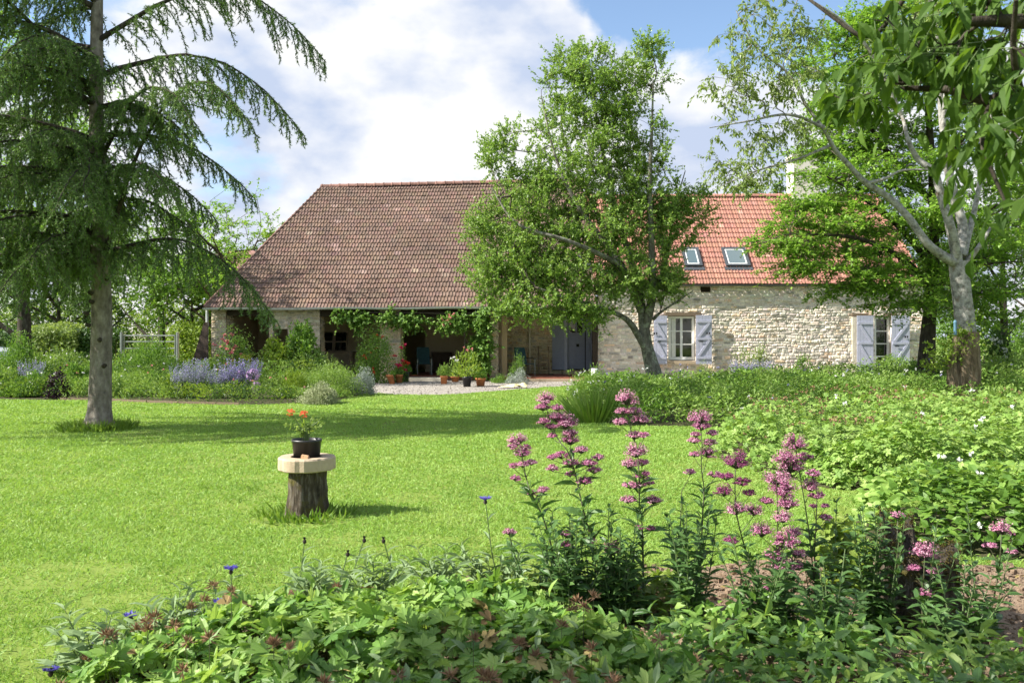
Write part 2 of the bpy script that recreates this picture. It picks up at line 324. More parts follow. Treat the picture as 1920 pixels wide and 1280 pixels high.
M['shutter'] = m_plain('grey_blue_paint', (.40,.41,.51), .55, 0, .35, .05)
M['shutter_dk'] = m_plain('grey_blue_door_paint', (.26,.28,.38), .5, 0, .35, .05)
M['white'] = m_plain('white_paint', (.78,.78,.76), .5, 0, .35, .03)
M['iron'] = m_plain('black_iron', (.012,.012,.014), .5, .3, .4)
M['lead'] = m_plain('grey_flashing', (.10,.11,.12), .45, .5, .4)
m, t, b = newmat('window_glass'); b.inputs['Base Color'].default_value = (.012,.016,.012,1); b.inputs['Roughness'].default_value = .03; b.inputs['Specular IOR Level'].default_value = .8; M['glass'] = m
m, t, b = newmat('skylight_glass'); b.inputs['Base Color'].default_value = (.10,.14,.15,1); b.inputs['Roughness'].default_value = .04; b.inputs['Specular IOR Level'].default_value = 1.0; M['glass_sky'] = m
M['terra'] = m_noise('terracotta', [(.42,.15,.055),(.58,.24,.10)], 8, .85, .2)
M['quarry'] = m_noise('red_floor_tiles', [(.26,.09,.06),(.36,.15,.10)], 6, .7, .2)
M['black_pl'] = m_plain('black_plastic', (.018,.018,.02), .42, 0, .5)
M['grey_pl'] = m_plain('dark_grey_pot', (.05,.055,.06), .5)
M['grind'] = m_noise('sandstone', [(.27,.20,.13),(.43,.34,.235),(.55,.46,.345)], 9, .95, .7, bscale=40, dist=.006)
M['brick'] = m_noise('brick_bit', [(.48,.26,.13),(.62,.40,.24)], 20, .9, .4)
M['teal'] = m_plain('teal_fabric', (.03,.085,.10), .8)
M['yellow'] = m_plain('yellow_plastic', (.70,.52,.10), .5); M['cream_cloth'] = m_plain('cream_cloth', (.72,.64,.34), .8)
M['galv'] = m_plain('galvanised_steel', (.24,.26,.26), .45, .6, .5)
M['carwhite'] = m_plain('silver_car_paint', (.6,.63,.68), .25, .2, .6, .02)
M['cloth_w'] = m_plain('net_curtain', (.7,.7,.66), .9)
M['blue'] = m_plain('faded_blue_paint', (.09,.19,.27), .6)
M['dead'] = m_leaf('dead_leaves', [(.10,.06,.03),(.24,.17,.07),(.42,.34,.13)], .1, .8, .2, (1,1,1))
M['ground'] = m_noise('meadow_ground', [(.11,.145,.025),(.155,.215,.035),(.20,.255,.05)], 1.4, .95, .5, bscale=40, dist=.02)
M['litter'] = m_noise('bed_earth', [(.04,.04,.018),(.07,.07,.03),(.12,.10,.06)], 10, .95, .8, dist=.03)

# ------------------------------------------------------------------ the setting: ground, lawn, beds, gravel
rng = np.random.RandomState(3)
g = MB(); S_ = 900
g.add([(-S_,-60,0),(S_,-60,0),(S_,S_,0),(-S_,S_,0)], [(0,1,2,3)], M['ground']); g.build('ground', kind='structure')
def sheet(name, poly, z, m, kind='structure'):
    b_ = MB(); p = np.array([(x, y, z) for x, y in poly]); b_.add(np.vstack([p, p.mean(0)]), [(i, (i+1) % len(p), len(p)) for i in range(len(p))], m)
    return b_.build(name, kind=kind)
def wob(poly, amp, sub=6, seed=0):
    rs = np.random.RandomState(seed); p = np.array(poly + [poly[0]], float); o = []
    for a, b_ in zip(p[:-1], p[1:]):
        for t_ in np.linspace(0, 1, sub, endpoint=False): o.append(tuple(a + (b_-a)*t_ + rs.normal(size=2)*amp))
    return o
gravel_poly = wob([(-4.6,25.0),(-3.4,24.0),(-2.0,23.6),(-.6,25.2),(.8,26.9),(2.2,28.4),(5,29.0),(9.5,29.4),(13,30),(15.5,31.9),(4,31.95),(-12.5,31.2),(-12,29.5),(-6,28.5)], .09, 5, 1)
sheet('gravel_path', gravel_poly, .004, M['gravel'])
front_bed = wob([(-1.75,2.5),(-2.0,3.8),(-1.66,4.6),(-1.05,5.05),(-.3,5.6),(.4,5.75),(1.5,6.0),(2.3,6.3),(3.2,6.0),(4.5,5.6),(4.6,2.5),(1,2.2)], .03, 5, 2)
sheet('front_bed_soil', front_bed, .004, M['soil'])
left_bed = wob([(-19,22.5),(-14,22.0),(-10.5,21.6),(-8,20.6),(-6.3,20.2),(-4.7,20.8),(-4.2,23.2),(-4.6,25.3),(-6,28.3),(-12.4,29.6),(-19,29)], .06, 5, 3)
right_bed = wob([(1.3,17.2),(2.0,15.4),(3.6,15.2),(5.2,16.0),(6.2,17.2),(9,18.2),(12,19),(15,20),(16,30.5),(9.4,28.6),(5,26.2),(2.6,25.6),(1.4,22.5)], .05, 5, 4)
mid_bed = wob([(2.9,12.6),(2.75,11.2),(3.0,9.9),(3.35,9.0),(4.4,8.6),(5.3,9.1),(6.6,9.4),(9,10),(12,14),(12,17.5),(8,16.5),(5.2,14.6)], .04, 5, 5)
low_bed = wob([(2.75,6.5),(2.9,7.4),(3.5,8.0),(4.6,8.1),(6.5,8.3),(6.5,5.8),(4.2,5.9)], .03, 5, 6)
for nm, pl in (('left_bed_soil', left_bed), ('right_bed_soil', right_bed), ('middle_bed_soil', mid_bed), ('side_bed_soil', low_bed)): sheet(nm, pl, .005, M['litter'])
# grass blades of the lawn (past counting: one object)
def lawn():
    r = np.random.RandomState(11); n = 900000
    y = 3.3*(30/3.3)**r.rand(n); keep = r.rand(n) < np.where(y < 6, .42, np.where(y < 12, .72, 1.0))
    y = y[keep]; x = (r.rand(len(y))*2 - 1)*(.64*y + 1.2)
    bad = np.zeros(len(y), bool)
    for pl in (gravel_poly, front_bed, left_bed, right_bed, mid_bed, low_bed): bad |= inpoly(x, y, pl)
    bad |= (y > 23.4) & (x > -4.6) & (x < 3) & inpoly(x, y - .5, gravel_poly) & (r.rand(len(y)) < .5)
    wear = vnoise(x*1.3+9, y*.9+3, 5)*.6 + vnoise(x*4, y*4, 6)*.4
    bare = ((x+1.85)**2 + (y-7.5)**2*1.6 < .22) | ((x+1.0)**2/.10 + (y-8.5)**2/.08 < 1)
    bad |= bare & (r.rand(len(y)) < .72); bad |= (wear > .69) & (r.rand(len(y)) < .6)
    x, y, wear = x[~bad], y[~bad], wear[~bad]; k = len(x)
    patch = vnoise(x*.55+2, y*.55, 7)*.6 + vnoise(x*2.1, y*1.6, 8)*.4
    L = (.020 + .018*r.rand(k))*(.6 + .8*patch)*(1 + y*.02); L *= np.where(r.rand(k) < .03, 1.7, 1)
    Wd = (.0045 + .0035*r.rand(k))*np.clip(y/5, 1, 5.2)
    D = np.stack([r.normal(size=k)*.8, r.normal(size=k)*.8, .38 + r.rand(k)*.45], 1); D[:,0] += .18*np.sin(x*.9)
    b_ = MB(); b_.leaves(np.stack([x, y, np.full(k, .002)], 1), D, rdir(r, k), L, Wd, 'tri', M['grass'])
    b_.build('lawn_grass', kind='stuff')
    # clover, daisies leaves and longer tufts lying in the near lawn
    b_ = MB(); n = 9000; y = 4 + 9*r.rand(n)**1.4; x = (r.rand(n)*2-1)*(.62*y+.5)
    q = vnoise(x*1.7+4, y*1.7+8, 12) > .62; x, y = x[q], y[q]; bad = np.zeros(len(x), bool)
    for pl in (front_bed, mid_bed, low_bed): bad |= inpoly(x, y, pl)
    x, y = x[~bad], y[~bad]; k = len(x)
    b_.leaves(np.stack([x, y, .012+.02*r.rand(k)], 1), nrm(np.stack([r.normal(size=k), r.normal(size=k), .5+0*x], 1)), np.stack([r.normal(size=k)*.3, r.normal(size=k)*.3, 1+0*x], 1), .025+.03*r.rand(k), .014, 'leaf', M['geran'])
    b_.build('lawn_weeds', kind='stuff')
lawn()
def lawn_tufts():
    r = np.random.RandomState(19); n = 420; cy_ = 3.6*(14/3.6)**r.rand(n); cx_ = (r.rand(n)*2-1)*(.62*cy_+.5); ok = np.ones(n, bool)
    for pl in (front_bed, mid_bed, low_bed, right_bed): ok &= ~inpoly(cx_, cy_, pl)
    ok &= vnoise(cx_*.9+3, cy_*.9+1, 21) > .42; cx_, cy_ = cx_[ok], cy_[ok]; m = 26; k = len(cx_)*m; x = np.repeat(cx_, m) + r.normal(size=k)*.055; y = np.repeat(cy_, m) + r.normal(size=k)*.055
    b_ = MB(); b_.leaves(np.stack([x, y, 0*x], 1), np.stack([r.normal(size=k)*.5, r.normal(size=k)*.5, .7+0*x], 1), rdir(r, k), (.04+.045*r.rand(k)), .006+.004*r.rand(k), 'tri', M['grass_long']); b_.build('lawn_tufts', kind='stuff')
    n = 5000; x = (r.rand(n)*2-1)*6; y = 3.6+7*r.rand(n); k_ = (vnoise(x*1.2+1, y*1.2+6, 23) > .60) & ~inpoly(x, y, front_bed); x, y = x[k_], y[k_]; k = len(x); M['dry'] = m_leaf('dry_grass', [(.26,.22,.10),(.36,.31,.16),(.22,.16,.08)], .2, .8, .1, (1,1,1)); b_ = MB()
    b_.leaves(np.stack([x, y, .006+.02*r.rand(k)], 1), nrm(np.stack([r.normal(size=k), r.normal(size=k), .15*r.normal(size=k)], 1)), np.stack([r.normal(size=k)*.3, r.normal(size=k)*.3, 1+0*x], 1), .03+.04*r.rand(k), .004, 'tri', M['dry']); b_.build('dry_grass', kind='stuff')
lawn_tufts()
# long grass round the conifer and the stump, and loose stones on the gravel
def tufts(name, cx, cy, r0, r1, n, L, seed):
    r = np.random.RandomState(seed); a = r.rand(n)*2*math.pi; q = r0 + (r1-r0)*r.rand(n)**1.6
    b_ = MB(); k = n; D = np.stack([np.cos(a)*.4+r.normal(size=k)*.4, np.sin(a)*.4+r.normal(size=k)*.4, .9+0*a], 1)
    b_.leaves(np.stack([cx+q*np.cos(a), cy+q*np.sin(a), 0*a], 1), D, rdir(r, k), L*(.5+r.rand(k)), .014+.008*r.rand(k), 'blade', M['grass_long']); b_.build(name, kind='stuff')
tufts('long_grass', -7.17, 14.8, .22, .62, 1500, .16, 5)
tufts('long_grass', -1.85, 7.62, .20, .42, 260, .10, 6)
def pebbles():
    r = np.random.RandomState(8); n = 26000; x = -6 + 20*r.rand(n); y = 23.4 + 8.6*r.rand(n); k_ = inpoly(x, y, gravel_poly); x, y = x[k_], y[k_]; k = len(x)
    b_ = MB(); s_ = .018 + .03*r.rand(k)**2
    for m_ in range(1):
        b_.leaves(np.stack([x, y, .008+0*x], 1), nrm(np.stack([r.normal(size=k), r.normal(size=k), .3*r.normal(size=k)], 1)), np.stack([r.normal(size=k)*.4, r.normal(size=k)*.4, 1+0*x], 1), s_*1.3, s_, 'dia', M['pebble'])
    b_.build('gravel_stones', kind='stuff')
M['pebble'] = m_leaf('pebble', [(.20,.18,.15),(.34,.31,.27),(.50,.47,.43)], 0.02, .9, .2, (1,1,1)); pebbles()

# ------------------------------------------------------------------ the farmhouse: barn on the left, dwelling on the right
def stone_wall(b_, X0, X1, Z0, Z1, Y, holes=(), res=.03, seed=0, tone=(.60,.50,.36), mort=(.56,.48,.36), amp=.035, axis='x', flip=1, top=None):
    r = np.random.RandomState(seed); nx = int((X1-X0)/res)+1; nz = int((Z1-Z0)/res)+1
    xs = np.linspace(X0, X1, nx); zs = np.linspace(Z0, Z1, nz); H = np.zeros((nz, nx)); K = np.zeros((nz, nx, 3)); rows = [Z0]
    while rows[-1] < Z1: rows.append(rows[-1] + r.uniform(.06, .15))
    XX, ZZ = np.meshgrid(xs, zs); wav = (vnoise(XX*.9+seed, ZZ*2, seed+1)-.5)*.10 + (vnoise(XX*5, ZZ*5, seed+6)-.5)*.03; zw = ZZ + wav
    ri = np.clip(np.searchsorted(rows, zw.ravel()).reshape(zw.shape)-1, 0, len(rows)-2); rows = np.array(rows)
    for k in range(len(rows)-1):
        js = [X0 - r.rand()*.3]
        while js[-1] < X1: js.append(js[-1] + r.choice([r.uniform(.09,.17), r.uniform(.15,.28), r.uniform(.25,.44)], p=[.42,.43,.15]))
        js = np.array(js); hs = r.uniform(.35, 1.15, len(js)); cs = np.array(tone)*r.uniform(.72, 1.22, (len(js),1))*(1+r.normal(size=(len(js),3))*.035)
        gr = r.rand(len(js)) < .10; cs[gr] = np.array((.36,.33,.29))*r.uniform(.8,1.2,(gr.sum(),1)); rs_ = r.rand(len(js)) < .12; cs[rs_] *= (1.05,.88,.72)
        m_ = ri == k; x = XX[m_] + (vnoise(XX[m_]*4, ZZ[m_]*6, seed+3)-.5)*.05; z = zw[m_]
        j = np.clip(np.searchsorted(js, x)-1, 0, len(js)-2)
        d = np.minimum(np.minimum(x-js[j], js[j+1]-x), np.minimum(z-rows[k], rows[k+1]-z)); e = np.clip(d/.030, 0, 1); e = e*e*(3-2*e)
        H[m_] = e*amp*hs[j]; K[m_] = np.array(mort)*(1-e[:,None]) + cs[j]*e[:,None]
    H += (vnoise(XX*14, ZZ*14, seed+4)-.5)*.018 + (vnoise(XX*1.1, ZZ*1.1, seed+5)-.5)*.05
    if axis == 'x': V = np.stack([XX, Y - H, ZZ], -1)
    else: V = np.stack([Y + flip*H, XX, ZZ], -1)
    idx = np.arange(nx*nz).reshape(nz, nx); cx = (XX[:-1,:-1]+XX[1:,1:])/2; cz = (ZZ[:-1,:-1]+ZZ[1:,1:])/2; ok = np.ones(cx.shape, bool)
    for a, c, e, f_ in holes: ok &= ~((cx > a) & (cx < c) & (cz > e) & (cz < f_))
    if top is not None: ok &= cz < top(cx)
    q = np.stack([idx[:-1,:-1], idx[:-1,1:], idx[1:,1:], idx[1:,:-1]], -1)[ok]
    if axis != 'x' and flip < 0: q = q[:, ::-1]
    b_.add(V.reshape(-1,3), q, M['stone'], K.reshape(-1,3))
    if axis == 'x':
        for a, c, e, f_ in holes:                               # reveals of the openings
            y0, y1 = Y - .012, Y + .30
            for V4 in ([(a,y0,e),(a,y1,e),(a,y1,f_),(a,y0,f_)], [(c,y0,e),(c,y0,f_),(c,y1,f_),(c,y1,e)], [(a,y0,f_),(a,y1,f_),(c,y1,f_),(c,y0,f_)], [(a,y0,e),(c,y0,e),(c,y1,e),(a,y1,e)]):
                b_.add(V4, [(0,1,2,3)], M['stone'], np.array(tone)*1.02)
def pier(b_, X0, X1, Y0, Y1, Z0, Z1, seed, tone=(.60,.50,.36)):
    stone_wall(b_, X0, X1, Z0, Z1, Y0, seed=seed, tone=tone)
    stone_wall(b_, Y0, Y1, Z0, Z1, X0, seed=seed+1, tone=tone, axis='y', flip=-1); stone_wall(b_, Y0, Y1, Z0, Z1, X1, seed=seed+2, tone=tone, axis='y', flip=1)
    b_.add([(X0,Y1,Z0),(X1,Y1,Z0),(X1,Y1,Z1),(X0,Y1,Z1)], [(0,3,2,1)], M['stone'], tone)
def tiles(b_, o, u, v, nrm_, rows, rh, tw, lr, m, tone, seed, sag=0.0, var=.16, jt=1.0, lift=0, LW=1):
    # o eave origin, u along the eave, v up the slope; lr(t) gives left and right ends of the row at slope distance t
    r = np.random.RandomState(seed); o, u, v, nn = (np.array(q, float) for q in (o, u, v, nrm_))
    pu = np.array([0, .10, .18, .50, .58, .66, .93, 1.0]); ph = np.array([.032, .032, .003, .003, .030, .003, .003, .012])
    for k in range(rows):
        t0 = k*rh; l, rr = lr(t0 + rh*.3); off = (k % 2)*tw*.5*0; n = int((rr-l)/tw); ew = (rr-l)/max(n,1)
        uu = l + ew*np.arange(n); c = np.array(tone)*r.uniform(1-var, 1+var, (n,1))*(1+r.normal(size=(n,3))*.03)
        big = vnoise(uu*.5+seed, np.full(n, t0*.5), seed)*.5 + vnoise(uu*1.7, np.full(n, t0*1.7), seed+1)*.3; c *= (.78 + .5*big)[:,None]
        lt_ = r.rand(n) < .02; c[lt_] = c[lt_]*1.35 + .03
        jit = r.normal(size=n)*.004*jt; slip = r.normal(size=n)*.006*jt; wv = (vnoise(uu*.35+seed, np.full(n, t0*.3), seed+9)-.5)*sag
        A = []
        for (tt, h0) in ((t0-.012, .0), (t0-.010, .044), (t0+rh+.03, .010)):
            A.append(o + (uu[:,None]+pu[None]*ew)[...,None]*u + (tt+slip[:,None,None])*v + (h0 + (ph[None]*(1 if h0 else .0)) + (jit+wv)[:,None])[...,None]*nn + np.array((0,0,1.))*(lift*np.clip((uu-LW[0])/(LW[1]-LW[0]),0,1)*tt/LW[2])[:,None,None] if lift else o + (uu[:,None]+pu[None]*ew)[...,None]*u + (tt+slip[:,None,None])*v + (h0 + (ph[None]*(1 if h0 else .0)) + (jit+wv)[:,None])[...,None]*nn)
        V = np.stack(A, 1).reshape(n, 24, 3); i = np.arange(7); f = np.concatenate([np.stack([i, i+1, i+9, i+8], 1), np.stack([i+8, i+9, i+17, i+16], 1)])
        b_.add(V.reshape(-1,3), (f[None] + (np.arange(n)*24)[:,None,None]).reshape(-1,4), m, np.repeat(c, 24, 0))
def ridge(b_, a, c, m, tone, seed, rad=.13, step=.38):
    a = np.array(a, float); c = np.array(c, float); n = int(np.linalg.norm(c-a)/step); r = np.random.RandomState(seed); d = (c-a)/n
    for i in range(n):
        p = a + d*i; q = a + d*(i+1.12); an = np.linspace(-.15, math.pi+.15, 9); y = np.array((0,1,0)) if abs(d[0]) > abs(d[1]) else np.array((1,0,0))
        ring = lambda ct, rr: [ct + y*rr*math.cos(t_) + np.array((0,0,rr*math.sin(t_))) for t_ in an]
        V = np.array(ring(p + (0,0,r.normal()*.006), rad) + ring(p + d*.16, rad*1.12) + ring(p + d*.22, rad) + ring(q, rad*.93)); j = np.arange(8)
        b_.add(V, np.concatenate([np.stack([j, j+1, j+10, j+9], 1) + 9*k for k in range(3)]), m, np.array(tone)*r.uniform(.75,1.2))
# --- barn
BX0, BX1, BE, BR, BZE, BZR = -11.2, 3.05, 31.0, 37.1, 2.67, 8.13
RX0 = -8.25                                                     # left end of the ridge, above the hip
barn = thing('stone_barn', 'old open fronted stone barn under a big brown tiled hipped roof', 'barn', ((BX0+BX1)/2, 34, 0))
sl = math.hypot(BR-BE, BZR-BZE); v_ = np.array((0, (BR-BE)/sl, (BZR-BZE)/sl)); n_ = np.array((0, -v_[2], v_[1]))
b_ = MB(); rows = 29
tiles(b_, (0,BE,BZE), (1,0,0), v_, n_, rows, sl/rows, .245, lambda t_: (BX0 + (RX0-BX0)*t_/sl, BX1), M['tile_old'], (.205,.138,.108), 21, .10, .09, 1.0, .26, (RX0, BX1, sl))
hw = RX0-BX0; hs = math.hypot(hw, BZR-BZE)                      # hip end and the far slope
tiles(b_, (BX0,BE+12.2,BZE), (0,-1,0), (hw/hs,0,(BZR-BZE)/hs), (-(BZR-BZE)/hs,0,hw/hs), rows, hs/rows, .3, lambda t_: (6.1*t_/hs, 12.2-6.1*t_/hs), M['tile_old'], (.29,.16,.125), 22)
b_.add([(BX0,BE+12.2,BZE),(BX1,BE+12.2,BZE),(BX1,BR,BZR),(RX0,BR,BZR)], [(0,1,2,3)], M['tile_old'], (.29,.16,.125))
dn = n_*.05                                                     # underside boarding
b_.add([np.array(p)-dn for p in ((BX0+.03,BE+.06,BZE),(BX1-.02,BE+.06,BZE),(BX1-.02,BR,BZR),(RX0,BR,BZR))], [(0,3,2,1)], M['wood_dk'])
broof = b_.build('roof', barn)
rb = MB(); ridge(rb, (RX0-.05,BR,BZR-.02), (BX1+.1,BR,BZR+.27), M['tile_old'], (.27,.15,.12), 5); rb.build('ridge_tiles', broof)
hb = MB(); hb.tube([(BX0+.02,BE+.02,BZE+.06),((BX0+RX0)/2,(BE+BR)/2,(BZE+BZR)/2+.05),(RX0,BR,BZR+.02)], .055, M['tile_old'], 8, col=(.24,.14,.11)); hb.build('hip_tiles', broof)
gb = MB(); an = np.linspace(math.pi, 2*math.pi, 9); gp = []
for i, x in enumerate(np.linspace(BX0, BX1-1.8, 16)):
    z = BZE - .02 + .05*i/15 + .015*math.sin(i*1.3); gp.append([(x, BE-.06+.075*math.cos(a), z+.075*math.sin(a)) for a in an])
gp = np.array(gp); j = np.arange(8)
gb.add(gp.reshape(-1,3), np.concatenate([np.stack([j, j+9, j+10, j+1], 1)+9*k for k in range(15)]), M['zinc']); gb.add(gp.reshape(-1,3)+(0,.0,.006), np.concatenate([np.stack([j, j+1, j+10, j+9], 1)+9*k for k in range(15)]), M['zinc']); gb.build('gutter', broof)
X = lambda x, Y=31.4: (x-960)*Y/F
b_ = MB()
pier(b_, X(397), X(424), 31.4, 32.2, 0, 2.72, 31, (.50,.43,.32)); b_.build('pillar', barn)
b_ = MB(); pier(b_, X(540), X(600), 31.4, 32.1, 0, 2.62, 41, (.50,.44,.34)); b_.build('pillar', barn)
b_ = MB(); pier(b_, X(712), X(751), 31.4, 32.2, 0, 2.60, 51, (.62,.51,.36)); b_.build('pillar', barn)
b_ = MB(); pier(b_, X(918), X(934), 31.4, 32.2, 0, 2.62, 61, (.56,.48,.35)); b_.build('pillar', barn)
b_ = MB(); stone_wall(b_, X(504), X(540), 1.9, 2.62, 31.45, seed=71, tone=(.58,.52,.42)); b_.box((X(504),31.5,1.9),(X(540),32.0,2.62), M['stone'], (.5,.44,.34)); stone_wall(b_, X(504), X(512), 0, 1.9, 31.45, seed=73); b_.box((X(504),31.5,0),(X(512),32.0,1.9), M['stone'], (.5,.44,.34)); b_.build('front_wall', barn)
for a_, c_ in (((X(424),31.45,2.40),(X(504),31.75,2.66)),((X(600),31.42,2.36),(X(712),31.76,2.62)),((X(751),31.42,2.36),(X(918),31.76,2.62)),((X(934),31.42,2.40),(2.98,31.70,2.63))):
    b_ = MB(); b_.box(a_, c_, M['wood_dk']); b_.build('lintel', barn)
b_ = MB()
for x in np.arange(BX0+.5, BX1, .62): b_.bar((x,BE+.1,BZE-.06),(x,BE+1.8,BZE-.06+1.7*v_[2]/v_[1]), .09, .13, M['wood_dk'])
b_.build('rafters', barn)
b_ = MB(); b_.tube([(X(391),31.25,2.6),(X(391),31.25,1.2),(X(391),31.25,.0)], .05, M['zinc'], 10)
b_.bar((X(379),31.28,1.02),(X(391),31.28,1.02), .03, .03, M['zinc']); b_.build('downpipe', barn)
# barn inside: back wall with a dark doorway, side and rear walls
b_ = MB()
b_.box((BX0+.2,35.6,0),(BX0+1.9,35.9,2.6), M['plaster']); b_.box((BX0+1.9,35.6,0),(X(752,35.6),35.9,5.5), M['plaster']); b_.box((X(752,35.6),35.6,2.05),(X(797,35.6),35.9,5.5), M['plaster']); b_.box((X(797,35.6),35.6,0),(X(945,35.6),35.9,5.5), M['plaster'])
b_.build('inner_wall', barn)
b_ = MB(); b_.box((X(934,32),32.25,0),(X(945,35.6),35.58,2.6), M['plaster']); b_.build('side_wall', barn)
b_ = MB(); b_.box((BX0+.2,32.3,0),(BX0+.6,43,2.6), M['plaster']); b_.box((BX0+.6,42.6,0),(BX1,43,2.6), M['plaster'])
yy = np.linspace(31.5, 43, 24); top = np.where(yy < BR, BZE+(yy-BE)*(BZR-BZE)/(BR-BE), BZE+(2*BR-yy-BE)*(BZR-BZE)/(BR-BE)) - .08
V = np.vstack([np.stack([np.full(24,3.0), yy, np.full(24,2.9)], 1), np.stack([np.full(24,3.0), yy, top], 1)]); j = np.arange(23)
b_.add(V, np.stack([j, j+1, j+25, j+24], 1), M['plaster']); b_.build('gable_wall', barn)
b_ = MB(); b_.box((BX0+.6,31.9,.0),(3.0,35.59,.15), M['quarry']); b_.box((X(934),31.0,.0),(3.0,31.9,.14), M['quarry']); b_.build('floor', barn)
b_ = MB(); b_.box((X(765),31.0,0),(X(830),31.9,.12), M['plaster_lt']); b_.build('step', barn)
b_ = MB(); b_.box((X(950),30.82,0),(X(1112),31.0,.09), M['grind']); b_.build('step', barn)
b_ = MB(); b_.box((X(941),31.7,.0),(X(951),31.95,2.4), M['wood_tan']); b_.build('post', barn)
b_ = MB(); b_.box((X(1113),31.75,.1),(X(1121),31.97,2.4), M['wood_dk']); b_.build('post', barn)
b_ = MB(); YD = 33.8
DX0, DX1 = X(1035,YD), X(1113,YD)
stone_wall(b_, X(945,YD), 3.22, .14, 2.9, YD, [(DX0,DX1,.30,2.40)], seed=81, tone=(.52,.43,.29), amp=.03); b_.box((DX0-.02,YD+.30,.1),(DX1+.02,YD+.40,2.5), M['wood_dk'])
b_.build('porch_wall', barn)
b_ = MB(); b_.tube([(X(993,YD),YD-.10,2.6),(X(993,YD),YD-.10,.2)], .04, M['plaster_lt'], 8); b_.build('rain_pipe', barn)
# door with glazed top between two folded shutters
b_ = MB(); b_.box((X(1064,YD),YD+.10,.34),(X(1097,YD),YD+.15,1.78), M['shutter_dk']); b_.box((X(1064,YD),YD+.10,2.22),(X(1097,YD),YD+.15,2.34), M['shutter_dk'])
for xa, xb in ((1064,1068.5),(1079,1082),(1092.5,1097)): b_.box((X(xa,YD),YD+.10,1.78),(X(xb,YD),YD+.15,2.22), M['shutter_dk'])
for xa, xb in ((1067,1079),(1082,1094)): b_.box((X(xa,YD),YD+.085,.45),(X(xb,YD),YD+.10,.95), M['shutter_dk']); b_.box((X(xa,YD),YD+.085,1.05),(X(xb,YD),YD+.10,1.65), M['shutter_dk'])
door = b_.build('door', barn)
b_ = MB(); b_.box((X(1068,YD),YD+.118,1.78),(X(1093,YD),YD+.128,2.22), M['glass']); b_.build('pane', door)
b_ = MB(); b_.box((X(1081,YD),YD+.02,1.22),(X(1086,YD),YD+.085,1.33), M['iron']); b_.build('handle', door)
def shutter(parent, x0, x1, z0, z1, y, hinge_left=True, mat='shutter', hooks=True):
    b_ = MB(); n = 5; w_ = (x1-x0)/n
    for i in range(n): b_.box((x0+i*w_+.004, y, z0), (x0+(i+1)*w_-.004, y+.028, z1), M[mat])
    b_.box((x0+.002,y+.008,z0+.01),(x1-.002,y+.020,z1-.01), M[mat])
    s_ = b_.build('shutter', parent); q = MB(); h = z1-z0; zz = (z0+.20*h/1.7*1.0, z0+.58*h, z1-.16*h)
    zz = (z0+.13*h, z0+.52*h, z0+.87*h)
    for z in zz: q.box((x0+.03,y-.025,z-.045),(x1-.03,y,z+.045), M[mat])
    a, c = (x0+.10, x1-.10) if hinge_left else (x1-.10, x0+.10)
    for za, zb in ((zz[0],zz[1]),(zz[1],zz[2])): q.bar((a,y-.012,za+.06),(c,y-.012,zb-.06), .022, .085, M[mat])
    q.build('brace', s_)
    if hooks:
        zc = z0+.62*h; xx = x1-.10 if hinge_left else x0+.10
        for dx in (0, -.09): k = MB(); k.box((xx+dx-.02,y-.05,zc-.02),(xx+dx+.02,y-.026,zc+.06), M['iron']); k.build('catch', s_)
        k = MB(); k.box((x0+.12,y-.05,z0+.46*h),(x0+.26,y-.026,z0+.475*h), M['iron']); k.build('bolt', s_)
    return s_
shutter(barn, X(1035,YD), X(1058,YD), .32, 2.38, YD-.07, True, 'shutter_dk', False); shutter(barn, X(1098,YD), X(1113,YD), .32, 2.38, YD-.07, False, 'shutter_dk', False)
b_ = MB(); b_.box((X(1058,YD),YD-.05,.3),(X(1063.5,YD),YD+.08,2.42), M['shutter']); b_.build('door_frame', barn)
b_ = MB(); b_.box((X(1055,YD),YD-.4,.14),(X(1113,YD),YD-.02,.30), M['grind']); b_.build('doorstep', barn)
def skylight(roof, x0, x1, z0, zf, vv, nn, o, eave, name='skylight'):
    # frame lying on the slope between pixel rows z0 (bottom) and zf (top) turned into slope distance
    o = np.array(o, float); u = np.array((1.,0,0)); P_ = lambda x, t_, h: o + u*x + vv*t_ + nn*h
    def slab(b_, xa, xb, ta, tb, ha, hb, m):
        V = [P_(x, t_, h) for h in (ha, hb) for x, t_ in ((xa,ta),(xb,ta),(xb,tb),(xa,tb))]
        b_.add(V, [(0,3,2,1),(4,5,6,7),(0,1,5,4),(1,2,6,5),(2,3,7,6),(3,0,4,7)], m)
    b_ = MB(); t0, t1 = z0, zf; f_ = .085
    slab(b_, x0, x1, t0, t0+f_, .03, .13, M['lead']); slab(b_, x0, x1, t1-f_, t1, .03, .13, M['lead']); slab(b_, x0, x0+f_, t0+f_, t1-f_, .03, .13, M['lead']); slab(b_, x1-f_, x1, t0+f_, t1-f_, .03, .13, M['lead'])
    slab(b_, x0-.06, x1+.06, t0-.20, t0-.002, .045, .065, M['lead']); s_ = b_.build(name, roof)
    b_ = MB(); slab(b_, x0+f_, x1-f_, t0+f_, t1-f_, .07, .10, M['glass_sky']); b_.build('pane', s_)
    b_ = MB(); i_ = .035
    for xa, xb, ta, tb in ((x0+f_+.03,x1-f_-.03,t0+f_+.03,t0+f_+.03+i_),(x0+f_+.03,x1-f_-.03,t1-f_-.03-i_,t1-f_-.03),(x0+f_+.03,x0+f_+.03+i_,t0+f_+.03+i_,t1-f_-.03-i_),(x1-f_-.03-i_,x1-f_-.03,t0+f_+.03+i_,t1-f_-.03-i_)): slab(b_, xa, xb, ta, tb, .102, .112, M['white'])
    b_.build('sash', s_)
def slope_t(y, E, ZE, vv):                                      # slope distance at which a roof plane is seen at pixel row y
    k = (HY-y)/F; return (k*E + CH - ZE)/(vv[2] - k*vv[1])
t0 = slope_t(502, BE, BZE, v_); yd = BE+v_[1]*t0
